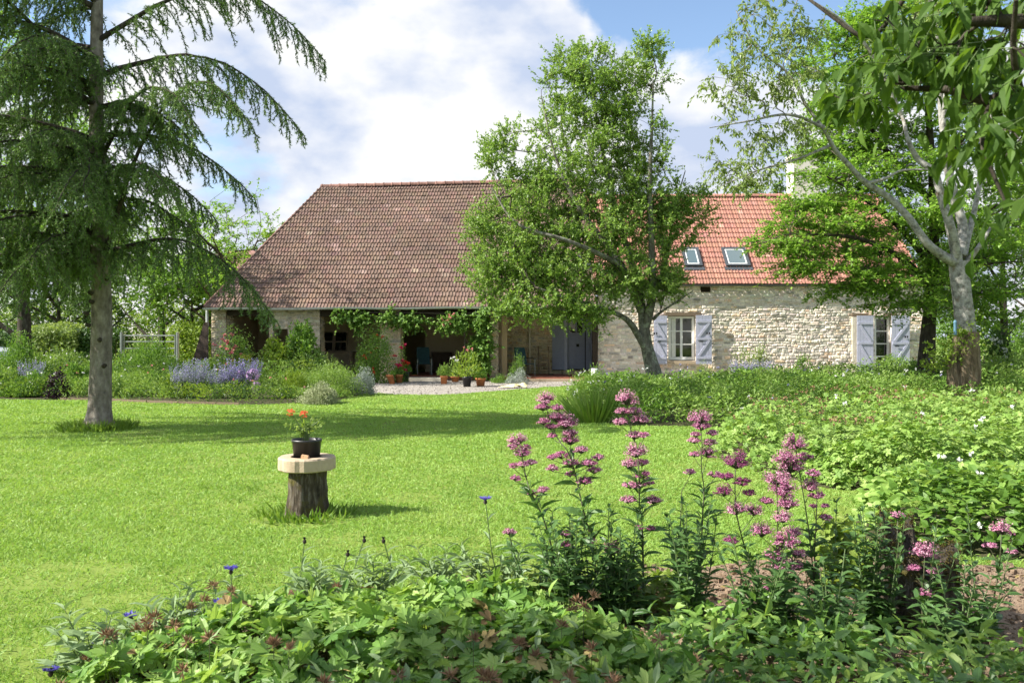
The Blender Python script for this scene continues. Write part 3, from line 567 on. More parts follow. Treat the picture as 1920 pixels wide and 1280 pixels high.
skylight(broof, X(1078,yd), X(1107,yd), t0, slope_t(484,BE,BZE,v_), v_, n_, (0,BE,BZE), BE)
# --- house
HX0, HX1, HE, HR, HZE, HZR, HW = 3.06, 15.45, 31.86, 36.0, 3.575, 7.50, 32.0
house = thing('stone_house', 'long low rubble stone farmhouse with salmon tiled roof and grey blue shutters', 'house', ((HX0+HX1)/2, 34.5, 0))
W1 = (X(1253,32), X(1304,32), .72, 2.40); W2 = (X(1639,32), X(1671,32), .30, 2.38); VN = (X(1313,32), X(1333,32), 3.28, 3.50)
b_ = MB()
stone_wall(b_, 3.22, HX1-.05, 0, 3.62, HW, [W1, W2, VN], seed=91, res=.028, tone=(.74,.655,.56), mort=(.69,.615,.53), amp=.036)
stone_wall(b_, HW, 36, 0, 3.55, HX1-.05, seed=95, axis='y', flip=1, res=.05); stone_wall(b_, HW, YD, 0, 3.0, 3.22, seed=97, axis='y', flip=-1, res=.04)
b_.box((3.2,39.6,0),(HX1-.1,40,3.5), M['stone'], (.55,.46,.33))
V = np.array([(HX1-.07,32,3.5),(HX1-.07,40,3.5),(HX1-.07,36,7.4)]); b_.add(V, [(0,1,2)], M['stone'], (.58,.49,.35)); b_.build('wall', house)
sl2 = math.hypot(HR-HE, HZR-HZE); v2 = np.array((0,(HR-HE)/sl2,(HZR-HZE)/sl2)); n2 = np.array((0,-v2[2],v2[1]))
b_ = MB(); tiles(b_, (0,HE,HZE), (1,0,0), v2, n2, 18, sl2/18, .235, lambda t_: (HX0, HX1), M['tile_new'], (.39,.19,.142), 25, .02, .07, .35)
b_.add([(HX0,HR+HR-HE,HZE),(HX1,HR+HR-HE,HZE),(HX1,HR,HZR),(HX0,HR,HZR)], [(0,1,2,3)], M['tile_new'], (.41,.19,.145))
b_.add([np.array(p)-n2*.05 for p in ((HX0+.02,HE+.04,HZE),(HX1-.02,HE+.04,HZE),(HX1-.02,HR,HZR),(HX0+.02,HR,HZR))], [(0,3,2,1)], M['wood_dk']); hroof = b_.build('roof', house)
rb = MB(); ridge(rb, (HX0,HR,HZR), (HX1,HR,HZR+.05), M['tile_new'], (.42,.20,.155), 6, .12); rb.build('ridge_tiles', hroof)
gb = MB(); gp = []
for i, x in enumerate(np.linspace(HX0+.05, HX1, 12)): gp.append([(x, HE-.05+.055*math.cos(a), HZE-.015+.055*math.sin(a)) for a in an])
gp = np.array(gp); j = np.arange(8); gb.add(gp.reshape(-1,3), np.concatenate([np.stack([j, j+9, j+10, j+1], 1)+9*k for k in range(11)]), M['lead']); gb.build('gutter', hroof)
b_ = MB(); b_.box((X(1482,36),35.6,6.9),(X(1531,36),36.5,9.15), M['chim']); b_.box((X(1480,36),35.56,9.15),(X(1533,36),36.54,9.25), M['chim']); ch = b_.build('chimney', hroof)
b_ = MB(); b_.box((X(1481,36)-.03,35.55,6.95),(X(1532,36)+.03,35.598,7.25), M['lead']); b_.build('flashing', ch)
for xa, xb in ((1284,1317),(1361,1407)):
    t0 = slope_t(502, HE, HZE, v2); yd = HE+v2[1]*t0; skylight(hroof, X(xa,yd), X(xb,yd), t0, slope_t(468,HE,HZE,v2), v2, n2, (0,HE,HZE), HE)
b_ = MB(); b_.box((VN[0],HW+.12,VN[2]),(VN[1],HW+.16,VN[3]), M['wood_dk']); b_.build('vent', house)
def window(x0, x1, z0, z1, leaves_, rows_, curtain=False):
    y = HW+.10; b_ = MB(); f_ = .055
    b_.box((x0,y,z0),(x0+f_,y+.06,z1), M['white']); b_.box((x1-f_,y,z0),(x1,y+.06,z1), M['white']); b_.box((x0+f_,y,z1-f_),(x1-f_,y+.06,z1), M['white']); b_.box((x0+f_,y,z0),(x1-f_,y+.06,z0+f_+.03), M['white'])
    lw = (x1-x0-2*f_)/leaves_
    for i in range(leaves_):
        a = x0+f_+i*lw; c = a+lw; s_ = .045
        b_.box((a,y+.006,z0+f_+.03),(a+s_,y+.05,z1-f_), M['white']); b_.box((c-s_,y+.006,z0+f_+.03),(c,y+.05,z1-f_), M['white'])
        zz = np.linspace(z0+f_+.03, z1-f_, rows_+1)
        for k in range(rows_+1): b_.box((a+s_,y+.010,max(z0+f_+.03,zz[k]-.02)),(c-s_,y+.045,min(z1-f_,zz[k]+.02)), M['white'])
    wd = b_.build('window', house)
    b_ = MB(); b_.box((x0+f_+.01,y+.022,z0+f_+.04),(x1-f_-.01,y+.030,z1-f_-.01), M['glass']); b_.build('pane', wd)
    return wd
w1 = window(W1[0]+.02, W1[1]-.02, W1[2]+.03, W1[3]-.02, 2, 3)
b_ = MB()
q = np.linspace(W1[0]+.14, W1[0]+.30, 9); yy = HW+.117 + .0015*(np.arange(9) % 2)
b_.add(np.vstack([np.stack([q,yy,0*q+W1[2]+.14],1), np.stack([q,yy,0*q+W1[3]-.1],1)]), [(i,i+1,i+10,i+9) for i in range(8)], M['cloth_w']); b_.build('curtain', w1)
b_ = MB(); b_.box((W1[0]-.25,HW-.14,W1[2]-.12),(W1[1]+.1,HW+.2,W1[2]-.002), M['grind']); b_.build('sill', w1)
w2 = window(W2[0]+.02, W2[1]-.02, W2[2]+.02, W2[3]-.02, 1, 4)
b_ = MB(); b_.box((X(1247,32),HW-.045,2.402),(X(1314,32),HW+.2,2.53), M['wood']); b_.build('lintel', house)
b_ = MB(); b_.box((X(1597,32),HW-.045,2.382),(X(1680,32),HW+.2,2.50), M['wood']); b_.build('lintel', house)
b_ = MB(); b_.box((X(1597,32),HW-.05,.3),(X(1606,32),HW+.05,2.36), M['plaster_lt']); b_.build('door_jamb', house)
YS = HW-.20
shutter(house, X(1226,YS), X(1251,YS), .60, 2.40, YS, False); shutter(house, X(1305,YS), X(1335,YS), .60, 2.42, YS, True)
shutter(house, X(1607,YS), X(1638,YS), .28, 2.40, YS, False, hooks=False); shutter(house, X(1672,YS), X(1706,YS), .28, 2.40, YS, True)

# ------------------------------------------------------------------ growing things
def resample(pts, rad, step):
    p = np.asarray(pts, float); r = np.asarray(rad, float); d = np.concatenate([[0], np.cumsum(np.linalg.norm(np.diff(p, axis=0), axis=1))])
    n = max(2, int(d[-1]/step)+1); s_ = np.linspace(0, d[-1], n)
    return np.stack([np.interp(s_, d, p[:,i]) for i in range(3)], 1), np.interp(s_, d, r)
def limbs_of(spec, sub=5):
    o = []
    for pts, r0, r1 in spec:
        p = catmull(pts, sub); o.append((p, np.linspace(r0, r1, len(p))**1.0))
    return o
def ell(r, spec):                            # tips inside ellipsoids: centre, radii, count
    T = []
    for c, rad, n in spec:
        d = rdir(r, n)*(r.rand(n,1)**.45); T.append(np.array(c) + d*np.array(rad))
    return np.concatenate(T)
def grow(limbs, tips, r, step=.18, skip=.3, tr=.0042, pw=.46, rise=.0):
    P0 = []; D0 = []
    for p, rad in limbs:
        q, _ = resample(p, rad, .12); k0 = int(len(q)*skip); t = nrm(np.gradient(q, axis=0)); P0.append(q[k0:]); D0.append(t[k0:])
    P0 = np.concatenate(P0); D0 = np.concatenate(D0); n0 = len(P0)
    cap = n0 + len(tips)*40; NP = np.zeros((cap,3)); ND = np.zeros((cap,3)); par = -np.ones(cap, int); NP[:n0] = P0; ND[:n0] = D0; n = n0
    dd = np.array([np.min(np.linalg.norm(P0-t, axis=1)) for t in tips]); od = np.argsort(dd); ends = np.zeros(len(tips), int)
    for i in od:
        t = tips[i]; v = t - NP[:n]; d = np.linalg.norm(v, axis=1); pen = d*(1.25 - .35*np.sum(nrm(v)*ND[:n], 1)); j = int(np.argmin(pen))
        L = d[j]; k = max(2, min(30, int(L/step))); p0 = NP[j]; p1 = p0 + ND[j]*L*.35 + r.normal(size=3)*L*.06 + np.array((0,0,rise*L)); prev = j
        for s_ in np.linspace(0, 1, k+1)[1:]:
            q = (1-s_)**2*p0 + 2*s_*(1-s_)*p1 + s_*s_*t; NP[n] = q; ND[n] = (q-NP[prev])/max(np.linalg.norm(q-NP[prev]), 1e-6); par[n] = prev; prev = n; n += 1
        ends[i] = prev
    cnt = np.zeros(n); cnt[ends] += 1
    for i in range(n-1, n0-1, -1): cnt[par[i]] += cnt[i]
    idx = np.arange(n0, n); rr = tr*np.maximum(cnt, 1)**pw; ra = np.where(par[idx] >= n0, rr[np.maximum(par[idx],0)], rr[idx])
    return NP[par[idx]], NP[idx], np.minimum(ra, rr[idx]*1.6), rr[idx], ND[ends]
def sprigs(r, tips, tdir, ns, nl, ls, leafL, leafW, hang=0, up=.35, spread=1.0, jit=.05, flat=0):
    # short shoots round each tip with leaves along them
    k = len(tips)*ns; t = np.repeat(tips, ns, 0) + r.normal(size=(k,3))*jit; d = nrm(np.repeat(tdir, ns, 0)*.55 + rdir(r, k)*spread*np.array((1,1,1-flat)) + np.array((0,0,up)))
    L = ls*(.5 + r.rand(k)); e = t + d*L[:,None]
    u = np.tile(np.linspace(.1, 1, nl), k) + r.rand(k*nl)*.08; a = np.repeat(t, nl, 0); dd = np.repeat(d, nl, 0); pos = a + dd*(u*np.repeat(L, nl))[:,None]
    pos[:,2] -= hang*.25*u**2*np.repeat(L, nl)
    D = nrm(dd*.45 + rdir(r, k*nl)*.9*np.array((1,1,1-flat*.7)) + np.array((0,0,-hang))); Nn = nrm(rdir(r, k*nl)*.8 + np.array((0,0,.8+flat)))
    sz = .65 + .6*r.rand(k*nl)
    return t, e, pos, D, Nn, leafL*sz, leafW*sz
def tree(name, label, cat, base, limb_spec, tip_spec, bark, leaf, seed, sp, leafmat, twigmat='twig', trunk_n=14, tpl='dia', skip=.3, group=None, rise=0, nz_=.05, tr=.0042, step=.18):
    r = np.random.RandomState(seed); root = thing(name, label, cat, base, group)
    limbs = limbs_of(limb_spec); b_ = MB()
    for i, (p, rad) in enumerate(limbs):
        q, rr = resample(p, rad, max(.08, rad[0]*.5))
        if i == 0: rr = rr*(1 + .55*np.exp(-np.linspace(0, 1, len(rr))*16))
        b_.tube(q, rr, M[bark], trunk_n if i == 0 else max(7, trunk_n-4), nz_, r)
    tr_ = b_.build('trunk', root, True)
    tips = ell(r, tip_spec) if not isinstance(tip_spec, np.ndarray) else tip_spec
    A, B, ra, rb_, td = grow(limbs, tips, r, skip=skip, rise=rise, tr=tr, step=step)
    b_ = MB(); b_.segs(A, B, ra, rb_, M[twigmat], 5); t, e, pos, D, Nn, LL, WW = sprigs(r, tips, td, **sp); b_.segs(np.repeat(tips, sp['ns'], 0), e, .004, .002, M[twigmat], 3); b_.build('branches', root, True)
    b_ = MB(); b_.leaves(pos, D, Nn, LL, WW, tpl, M[leafmat]); b_.build('crown', root)
    return root
def PX(y_): return lambda x, y, dy=0: P(x, y, y_+dy)

# ------------------------------------------------------------------ the conifer on the left lawn
def conifer():
    r = np.random.RandomState(42); cx, cy = -7.17, 14.8
    root = thing('cedar_tree', 'tall drooping conifer with a bare grey trunk standing on the left of the lawn', 'tree', (cx, cy, 0))
    zz = np.linspace(0, 13, 70); tr = np.interp(zz, [0,.12,.35,1,3,6,13], [.34,.25,.20,.18,.15,.11,.03]); b_ = MB()
    b_.tube(np.stack([cx+.04*np.sin(zz*.7), cy+.03*np.sin(zz), zz-.02], 1), tr, M['bark_conifer'], 20, .035, r); trunk = b_.build('trunk', root, True)
    for z in (1.1, 1.55, 2.0, 2.35, 2.6, 1.8, 2.2):              # stubs of cut branches
        a = r.uniform(-2.6, -.2); b_ = MB(); b_.tube([(cx+.17*math.cos(a), cy+.17*math.sin(a), z), (cx+.24*math.cos(a), cy+.24*math.sin(a), z+.02)], [.04,.03], M['bark_dark'], 8); b_.build('branch_stub', trunk)
    # azimuth (deg, 0 to the right, -90 to the camera), start height, length, rise, droop
    B = [(4,6.75,3.9,.26,.30),(-8,6.1,3.75,.13,.42),(-38,4.5,3.0,.36,.24),(-14,3.0,3.45,.12,.42),(10,5.1,2.6,.05,.42),(-25,5.6,2.4,.0,.4),
         (-150,6.4,3.8,.15,.35),(-128,5.6,3.9,.10,.38),(-165,5.0,4.2,.12,.36),(-140,4.3,3.9,.05,.36),(-120,3.4,3.3,.08,.42),(-150,3.1,3.8,.10,.38),
         (160,4.5,4,.06,.34),(-95,6.3,2.6,.1,.4),(-160,7.3,3.9,.12,.35),(-130,7.4,3.4,.12,.36),(150,6.6,3.6,.1,.36),(175,3.0,4.0,.05,.30),(-80,4.3,2.4,.05,.42),(-100,2.8,2.6,.1,.45),(-178,7.9,3.9,.12,.35)]
    for z in np.linspace(3.2, 12.2, 12): B.append((r.uniform(85, 180), z, np.interp(z, [3,7,12.5],[3.7,3.5,.7])*r.uniform(.75,1.05), r.uniform(.02,.15), r.uniform(.3,.45)))
    for z in np.linspace(9.2, 12.5, 16): B.append((r.uniform(-180, 30), z, np.interp(z, [8,12.5],[3.3,.7])*r.uniform(.8,1.05), r.uniform(.05,.18), r.uniform(.3,.45)))
    B += [(-100,6.2,2.2,.05,.24),(-90,4.9,2.1,.05,.22),(-110,4.2,2.3,.05,.22),(-70,3.7,1.9,.05,.2),(-95,3.3,1.9,.05,.35),(-29,2.8,3.7,.64,.02),(-150,5.6,3.8,.45,.06),(-170,2.9,3.8,.16,.10),(-42,4.0,2.6,.2,.3),(-104,5.9,2.9,.05,.42),(-118,4.7,3.2,.05,.4),(-70,4.6,2.2,.0,.45),(-145,3.6,3.6,.05,.36),(-160,2.8,3.4,.05,.3)]
    for a in (-35,20,0): B.append((a+r.uniform(-8,8), r.uniform(3.8,5.6), r.uniform(1.5,2.2), .02, .45))
    wood = MB(); SA = []; SB = []
    for az, z0, L, ri, dr in B:
        a = R(az); s_ = np.linspace(0, 1, 22); wob_ = np.cumsum(r.normal(size=22))*.018
        h = np.array((math.cos(a), math.sin(a), 0)); sd_ = np.array((-h[1], h[0], 0))
        zc = z0 + L*(ri*np.sin(s_*math.pi*.75)*1.2 - dr*s_**2.6) + np.cumsum(r.normal(size=22))*.008
        p = np.array((cx, cy, 0)) + np.outer(s_*L, h) + np.outer(wob_, sd_); p[:,2] = zc
        wood.tube(p, np.interp(s_, [0,.5,1], [.022+.009*L,.018,.006]), M['bark_dark'], 6, .05, r)
        t = nrm(np.gradient(p, axis=0)); m_ = int(L/.052)
        for i in range(m_):
            q = .04 + .96*(i+r.rand())/m_; f = q*21; k = min(int(f), 20); o = p[k] + (p[k+1]-p[k])*(f-k); side = 1 if i % 2 else -1
            Lb = (.30 + .56*r.rand()**1.4)*np.interp(q, [0,.3,.8,1], [1.0,1.25,.9,.42])*(1.25 if L > 3 else 1)
            out_ = r.uniform(.25,.9)*side; fw = r.uniform(.15,.6); hang = r.uniform(.35,1.0)
            d0 = nrm(t[k]*fw + sd_*out_ + np.array((0,0,-.12))); n_s = 7; pp = [o]
            for j in range(n_s):
                d0 = nrm(d0 + np.array((0,0,-.36*hang)) + r.normal(size=3)*.06); pp.append(pp[-1] + d0*Lb/n_s)
            pp = np.array(pp); SA.append(pp[:-1]); SB.append(pp[1:])
            nt_ = int(Lb/.07)                                   # side twiglets
            for j in range(nt_):
                u = (j+.7)/(nt_+.3)*n_s; kk = min(int(u), n_s-1); oo = pp[kk] + (pp[kk+1]-pp[kk])*(u-kk); dd = nrm(pp[kk+1]-pp[kk]); lt = (.06+.12*r.rand())*(1.1-.5*j/nt_)
                d2 = nrm(dd*.7 + rdir(r,1)[0]*.75 + np.array((0,0,-.35))); SA.append(oo[None]); SB.append((oo+d2*lt)[None])
        SA.append(p[6:-1]); SB.append(p[7:])
    wood.build('boughs', root, True)
    A = np.concatenate(SA); Bq = np.concatenate(SB); L = np.linalg.norm(Bq-A, axis=1)
    b_ = MB(); b_.segs(A, Bq, .006, .004, M['twig'], 3); b_.build('twigs', root)
    n = np.maximum(2, (L*150).astype(int)); id_ = np.repeat(np.arange(len(A)), n); u = r.rand(len(id_)); d = nrm(Bq-A)[id_]
    pos = A[id_] + (Bq-A)[id_]*u[:,None]; D = nrm(d*.75 + rdir(r, len(id_))*.85)
    b_ = MB(); b_.leaves(pos, D, rdir(r, len(id_)), .034+.026*r.rand(len(id_)), .011+.005*r.rand(len(id_)), 'tri', M['conifer']); b_.build('needles', root)
    print('conifer needles', len(id_))
conifer()

# ------------------------------------------------------------------ the pear tree in the middle
q = PX(23.0)
tree('pear_tree', 'leafy fruit tree with a leaning forked grey trunk in front of the farmhouse middle', 'tree', tuple(q(1232,740)*np.array((1,1,0))),
 [([q(1232,744), q(1226,700), q(1214,655), q(1207,612), q(1203,575,.1), q(1192,520,.2), q(1168,440,.2), q(1142,340,.1), q(1120,230), q(1110,130)], .20, .02),
  ([q(1214,660), q(1196,628,-.1), q(1180,604,-.3), q(1160,590,-.5), q(1120,574,-.8), q(1060,558,-1.2), q(1010,540,-1.4)], .11, .02),
  ([q(1208,620), q(1222,560,-.2), q(1222,470,-.5), q(1218,350,-.6), q(1222,250,-.5), q(1225,150,-.4)], .13, .015),
  ([q(1203,585), q(1175,520,-.3), q(1130,450,-.6), q(1080,380,-.8), q(1040,290,-.7), q(1015,180,-.5)], .11, .015),
  ([q(1195,530), q(1150,490,-.9), q(1060,450,-1.7), q(970,420,-1.6), q(920,350,-1.3)], .09, .015),
  ([q(1207,600), q(1225,560,.5), q(1250,480,.9), q(1265,390,1.0), q(1285,320,1.0)], .09, .012),
  ([q(1195,540), q(1150,470,.8), q(1110,380,1.2), q(1060,270,1.2), q(1050,180,.9)], .09, .012),
  ([q(1225,598), q(1238,586,-.2), q(1262,570,-.5), q(1300,545,-.6)], .05, .012)],
 [(q(1115,180), (1.45,1.2,1.25), 120), (q(1025,330,-.2), (1.6,1.5,1.6), 120), (q(1165,310), (1.45,1.5,1.75), 120), (q(985,450,-.3), (1.5,1.6,1.35), 120), (q(1120,450), (2.0,1.8,1.5), 135), (q(1230,410,.2), (1.0,1.4,1.5), 80),
  (q(955,535,-.6), (1.2,1.2,.75), 60), (q(1050,520,-.8), (1.3,1.2,.7), 60), (q(1190,530,-.4), (1.4,1.3,.7), 60), (q(1290,400,.4), (.75,.8,.9), 32), (q(1020,580,-1.0), (1.2,.9,.4), 36), (q(1110,595,-1.0), (.8,.6,.35), 18),
  (q(1215,130), (.45,.5,.85), 26), (q(1075,120), (.8,.6,.7), 26), (q(925,290,-.3), (.4,.5,.55), 14), (q(1250,540,-.4),(.7,.6,.5),22), (q(910,430,-.4),(.5,.7,.6),22)],
 'bark_pear', None, 7, dict(ns=8, nl=18, ls=.36, leafL=.070, leafW=.046, up=.45, spread=.8), 'pear', skip=.22, rise=.08)
# ------------------------------------------------------------------ the silver barked cherry and the broad tree behind it, right
q = PX(19.5)
SCH = tree('cherry_tree', 'old cherry tree with pale silver bark and pruned forked limbs in the right flower bed', 'tree', tuple(q(1812,765)*np.array((1,1,0))),
 [([q(1812,768), q(1816,700), q(1812,630), q(1806,570), q(1800,520), q(1797,490)], .235, .20),
  ([q(1800,500), q(1785,490,-.1), q(1760,474,-.2), q(1735,452,-.3), q(1705,410,-.3), q(1672,375,-.3), q(1642,355,-.4), q(1618,338,-.5), q(1592,310,-.6), q(1565,280,-.7), q(1548,248,-.8), q(1528,220,-.8), q(1508,195,-.8)], .115, .025),
  ([q(1797,500), q(1788,450,-.2), q(1778,410,-.3), q(1762,360,-.3), q(1752,322,-.3), q(1722,300,-.2), q(1702,260,-.2), q(1690,215,0), q(1650,150,0)], .125, .025),
  ([q(1800,480), q(1806,430,.2), q(1790,370,.3), q(1776,310,.3), q(1768,240,.2), q(1762,160,.2), q(1755,60,.2), q(1750,-40,.2)], .12, .05),
  ([q(1806,480), q(1816,440,.3), q(1830,380,.5), q(1845,300,.6), q(1865,180,.7)], .09, .025),
  ([q(1812,492), q(1830,470,-.1), q(1850,440,-.2), q(1862,418,-.2)], .075, .02),
  ([q(1755,322,-.3), q(1772,300,-.4), q(1768,250,-.5), q(1775,150,-.5)], .085, .04),
  ([q(1625,344,-.45), q(1660,335,-.6), q(1690,320,-.7), q(1740,318,-.8)], .045, .015),
  ([q(1545,240,-.8), q(1480,215,-1), q(1400,228,-1.2), q(1330,240,-1.4)], .04, .008), ([q(1560,272,-.7), q(1490,300,-1), q(1420,320,-1.2), q(1350,350,-1.2)], .035, .008),
  ([q(1512,200,-.8), q(1480,140,-.8), q(1420,90,-.9), q(1380,20,-.9)], .035, .008), ([q(1690,215,0), q(1640,110,-.3), q(1580,40,-.5), q(1500,-10,-.6)], .05, .02)],
 [(q(1430,90,-.9), (1.2,.9,.75), 42), (q(1385,170,-1), (1.0,.8,.45), 26), (q(1430,245,-1), (1.4,.8,.45), 34), (q(1390,310,-1.1), (1.0,.7,.3), 20), (q(1490,170,-.9),(.7,.7,.6),26), (q(1450,20,-.9),(.9,.8,.5),20), (q(1520,60,-.8),(.6,.7,.6),12),
  (q(1400,345,-1.1),(.7,.5,.2),12), (q(1760,40), (1.8,1.4,1.2), 60), (q(1870,160,.4), (.9,1,1.2), 34)],
 'bark_silver', None, 17, dict(ns=4, nl=9, ls=.26, leafL=.105, leafW=.045, hang=.8, up=.05, spread=.8, jit=.04), 'cherry', twigmat='twig_lt', skip=.35, trunk_n=18, nz_=.06)
def cherry_foot():
    r = np.random.RandomState(12); b_ = MB(); p = catmull([q(1814,772), q(1812,720), q(1811,660), q(1812,622)], 6); b_.tube(p, np.linspace(.33,.262,len(p)), M['bark_brown'], 22, .09, r); p = catmull([q(1790,768,-.1), q(1788,720,-.12), q(1784,672,-.12)], 5); b_.tube(p, np.linspace(.16,.11,len(p)), M['bark_brown'], 14, .09, r); b_.build('old_bark', SCH, True)
    b_ = MB(); tips = ell(r, [(q(1770,665,-.3), (.5,.3,.28), 26), (q(1815,630,-.35), (.32,.2,.2), 14), (q(1750,690,-.2),(.3,.2,.25),8)]); t, e, pos, D, Nn, LL, WW = sprigs(r, tips, rdir(r,len(tips)), 3, 7, .2, .06, .04); b_.leaves(pos, D, Nn, LL, WW, 'dia', M['bush_yel']); b_.segs(np.repeat(q(1792,690)[None],len(tips),0), tips, .006, .003, M['twig'], 4); b_.build('sprouts', SCH)
cherry_foot()
q = PX(23.5)
tree('broad_tree', 'broad spreading green tree with a dark mossy trunk covering the right end of the house', 'tree', tuple(q(1740,735)*np.array((1,1,0))),
 [([q(1736,738), q(1738,660), q(1745,560), q(1752,450), q(1748,320), q(1738,180), q(1725,40)], .22, .05),
  ([q(1745,545), q(1700,490,-.6), q(1620,450,-1.4), q(1540,440,-2), q(1470,440,-2.2)], .10, .012), ([q(1748,500), q(1680,420,-.6), q(1600,360,-1.2), q(1530,320,-1.4)], .10, .012),
  ([q(1750,440), q(1820,400,-.8), q(1900,380,-1.4), q(1980,360,-1.6)], .10, .02), ([q(1748,380), q(1660,280,.4), q(1600,180,.8), q(1560,100,.8)], .10, .012),
  ([q(1745,320), q(1840,220,-.6), q(1900,120,-.6)], .10, .012), ([q(1747,540), q(1830,500,-1), q(1910,490,-1.5)], .09, .012), ([q(1745,480), q(1700,380,1.3), q(1640,300,2), q(1600,250,2.2)], .09, .012)],
 [(q(x_, y_, d_), (rx_, rx_*.8, rz_), n_) for x_, y_, d_, rx_, rz_, n_ in ((1560,500,-1.4,1.7,.16,46),(1600,470,-.6,1.9,.18,56),(1480,455,-1.8,1.2,.15,32),(1540,425,-1.6,1.4,.16,38),(1640,435,.4,1.9,.2,50),(1640,540,-1.0,1.9,.2,56),(1690,505,-.2,1.6,.18,44),(1590,385,-1,1.5,.17,40),(1640,350,.3,1.7,.2,46),(1560,330,-.8,1.2,.15,30),(1690,310,-.6,1.8,.2,46),(1600,270,.2,1.4,.2,38),(1700,250,.5,2.0,.22,52),(1590,200,.1,1.3,.18,34),(1660,180,-.5,1.7,.2,42),(1560,130,.5,1.0,.16,24),(1650,120,.4,1.6,.2,38),(1740,140,0,2.0,.25,46),(1720,70,0,1.9,.25,40),(1620,60,.2,1.2,.18,26),(1780,10,0,2.0,.3,40),(1860,480,-.8,1.7,.22,48),(1850,420,-1.2,1.5,.2,40),(1870,540,-.6,1.5,.2,42),(1840,590,-.4,1.1,.15,24),(1870,350,-.5,1.6,.25,44),(1860,280,0,1.6,.25,40),(1880,200,.3,1.5,.25,36),(1720,400,-1.4,1.5,.17,40),(1710,570,-1.0,1.3,.14,26),(1500,390,-1.6,.8,.12,16),(1600,230,.6,1.3,.2,36),(1620,140,.9,1.3,.2,34),(1580,90,.8,1.1,.2,28),(1680,40,.6,1.6,.25,34),(1640,290,.9,1.5,.2,36),(1550,290,.4,1.0,.16,20))],
 'bark_dark', None, 23, dict(ns=6, nl=15, ls=.46, leafL=.095, leafW=.058, up=.0, spread=.9, flat=.72), 'hornbeam', skip=.3, rise=-.02)
# the near cherry whose leafy boughs hang into the top right corner (its trunk stands outside the picture)
def near_cherry():
    r = np.random.RandomState(77); q = PX(2.6); base = (2.35, 2.75, 0)
    root = thing('cherry_tree', 'near cherry tree whose large leaves hang into the top right corner close to the camera', 'tree', base)
    L = limbs_of([([base, (2.33,2.75,.8), (2.28,2.74,1.6), (2.2,2.72,2.2), (2.15,2.7,3.0), (2.1,2.7,4.0)], .10, .04),
        ([(2.28,2.74,1.75), q(1990,250), q(1915,180), q(1850,190,.1), q(1790,170,.15), q(1700,165,.2)], .032, .008),
        ([(2.2,2.72,2.3), q(1980,60), q(1920,42), q(1860,40), q(1815,42)], .030, .014),
        ([q(1880,40), q(1800,-60,.1), q(1720,-30,.2), q(1640,70,.3), q(1600,60,.3), q(1510,-6,.4)], .012, .005),
        ([q(1860,185,.1), q(1840,260,.0), q(1860,320,-.05), q(1885,380,-.1)], .010, .004),
        ([q(1915,180), q(1900,100,-.1), q(1905,0,-.2)], .012, .006)])
    b_ = MB()
    for i, (p, rad) in enumerate(L):
        qq, rr = resample(p, rad, .06); b_.tube(qq, rr, M['bark_dark'], 9, .05, r)
    b_.build('trunk', root, True)
    tips = ell(r, [(q(1690,130,.2), (.14,.25,.09), 13), (q(1650,60,.3), (.10,.2,.08), 7), (q(1800,90,.15), (.22,.3,.11), 22), (q(1905,130,.0), (.13,.3,.2), 18), (q(1850,270,.0), (.12,.25,.11), 12), (q(1890,390,-.1), (.05,.2,.05), 3), (q(1590,180,.3), (.10,.15,.035), 6), (q(1780,20,.2), (.25,.3,.08), 12), (q(1870,30,.1), (.2,.3,.14), 14),
         ((1.9,2.7,2.9),(.6,.7,.3),24), ((2.3,3.0,3.4),(.7,.8,.4),30)])
    A, B, ra, rb_, td = grow(L, tips, r, step=.06, tr=.0022, skip=.4); b_ = MB(); b_.segs(A, B, ra, rb_, M['bark_dark'], 5)
    t, e, pos, D, Nn, LL, WW = sprigs(r, tips, td, 2, 4, .11, .078, .034, hang=1.1, up=-.1, spread=.8, jit=.02); b_.segs(np.repeat(tips, 2, 0), e, .0018, .0012, M['stem'], 4)
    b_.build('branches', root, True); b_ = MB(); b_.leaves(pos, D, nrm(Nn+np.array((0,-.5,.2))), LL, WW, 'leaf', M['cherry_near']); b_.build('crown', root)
near_cherry()
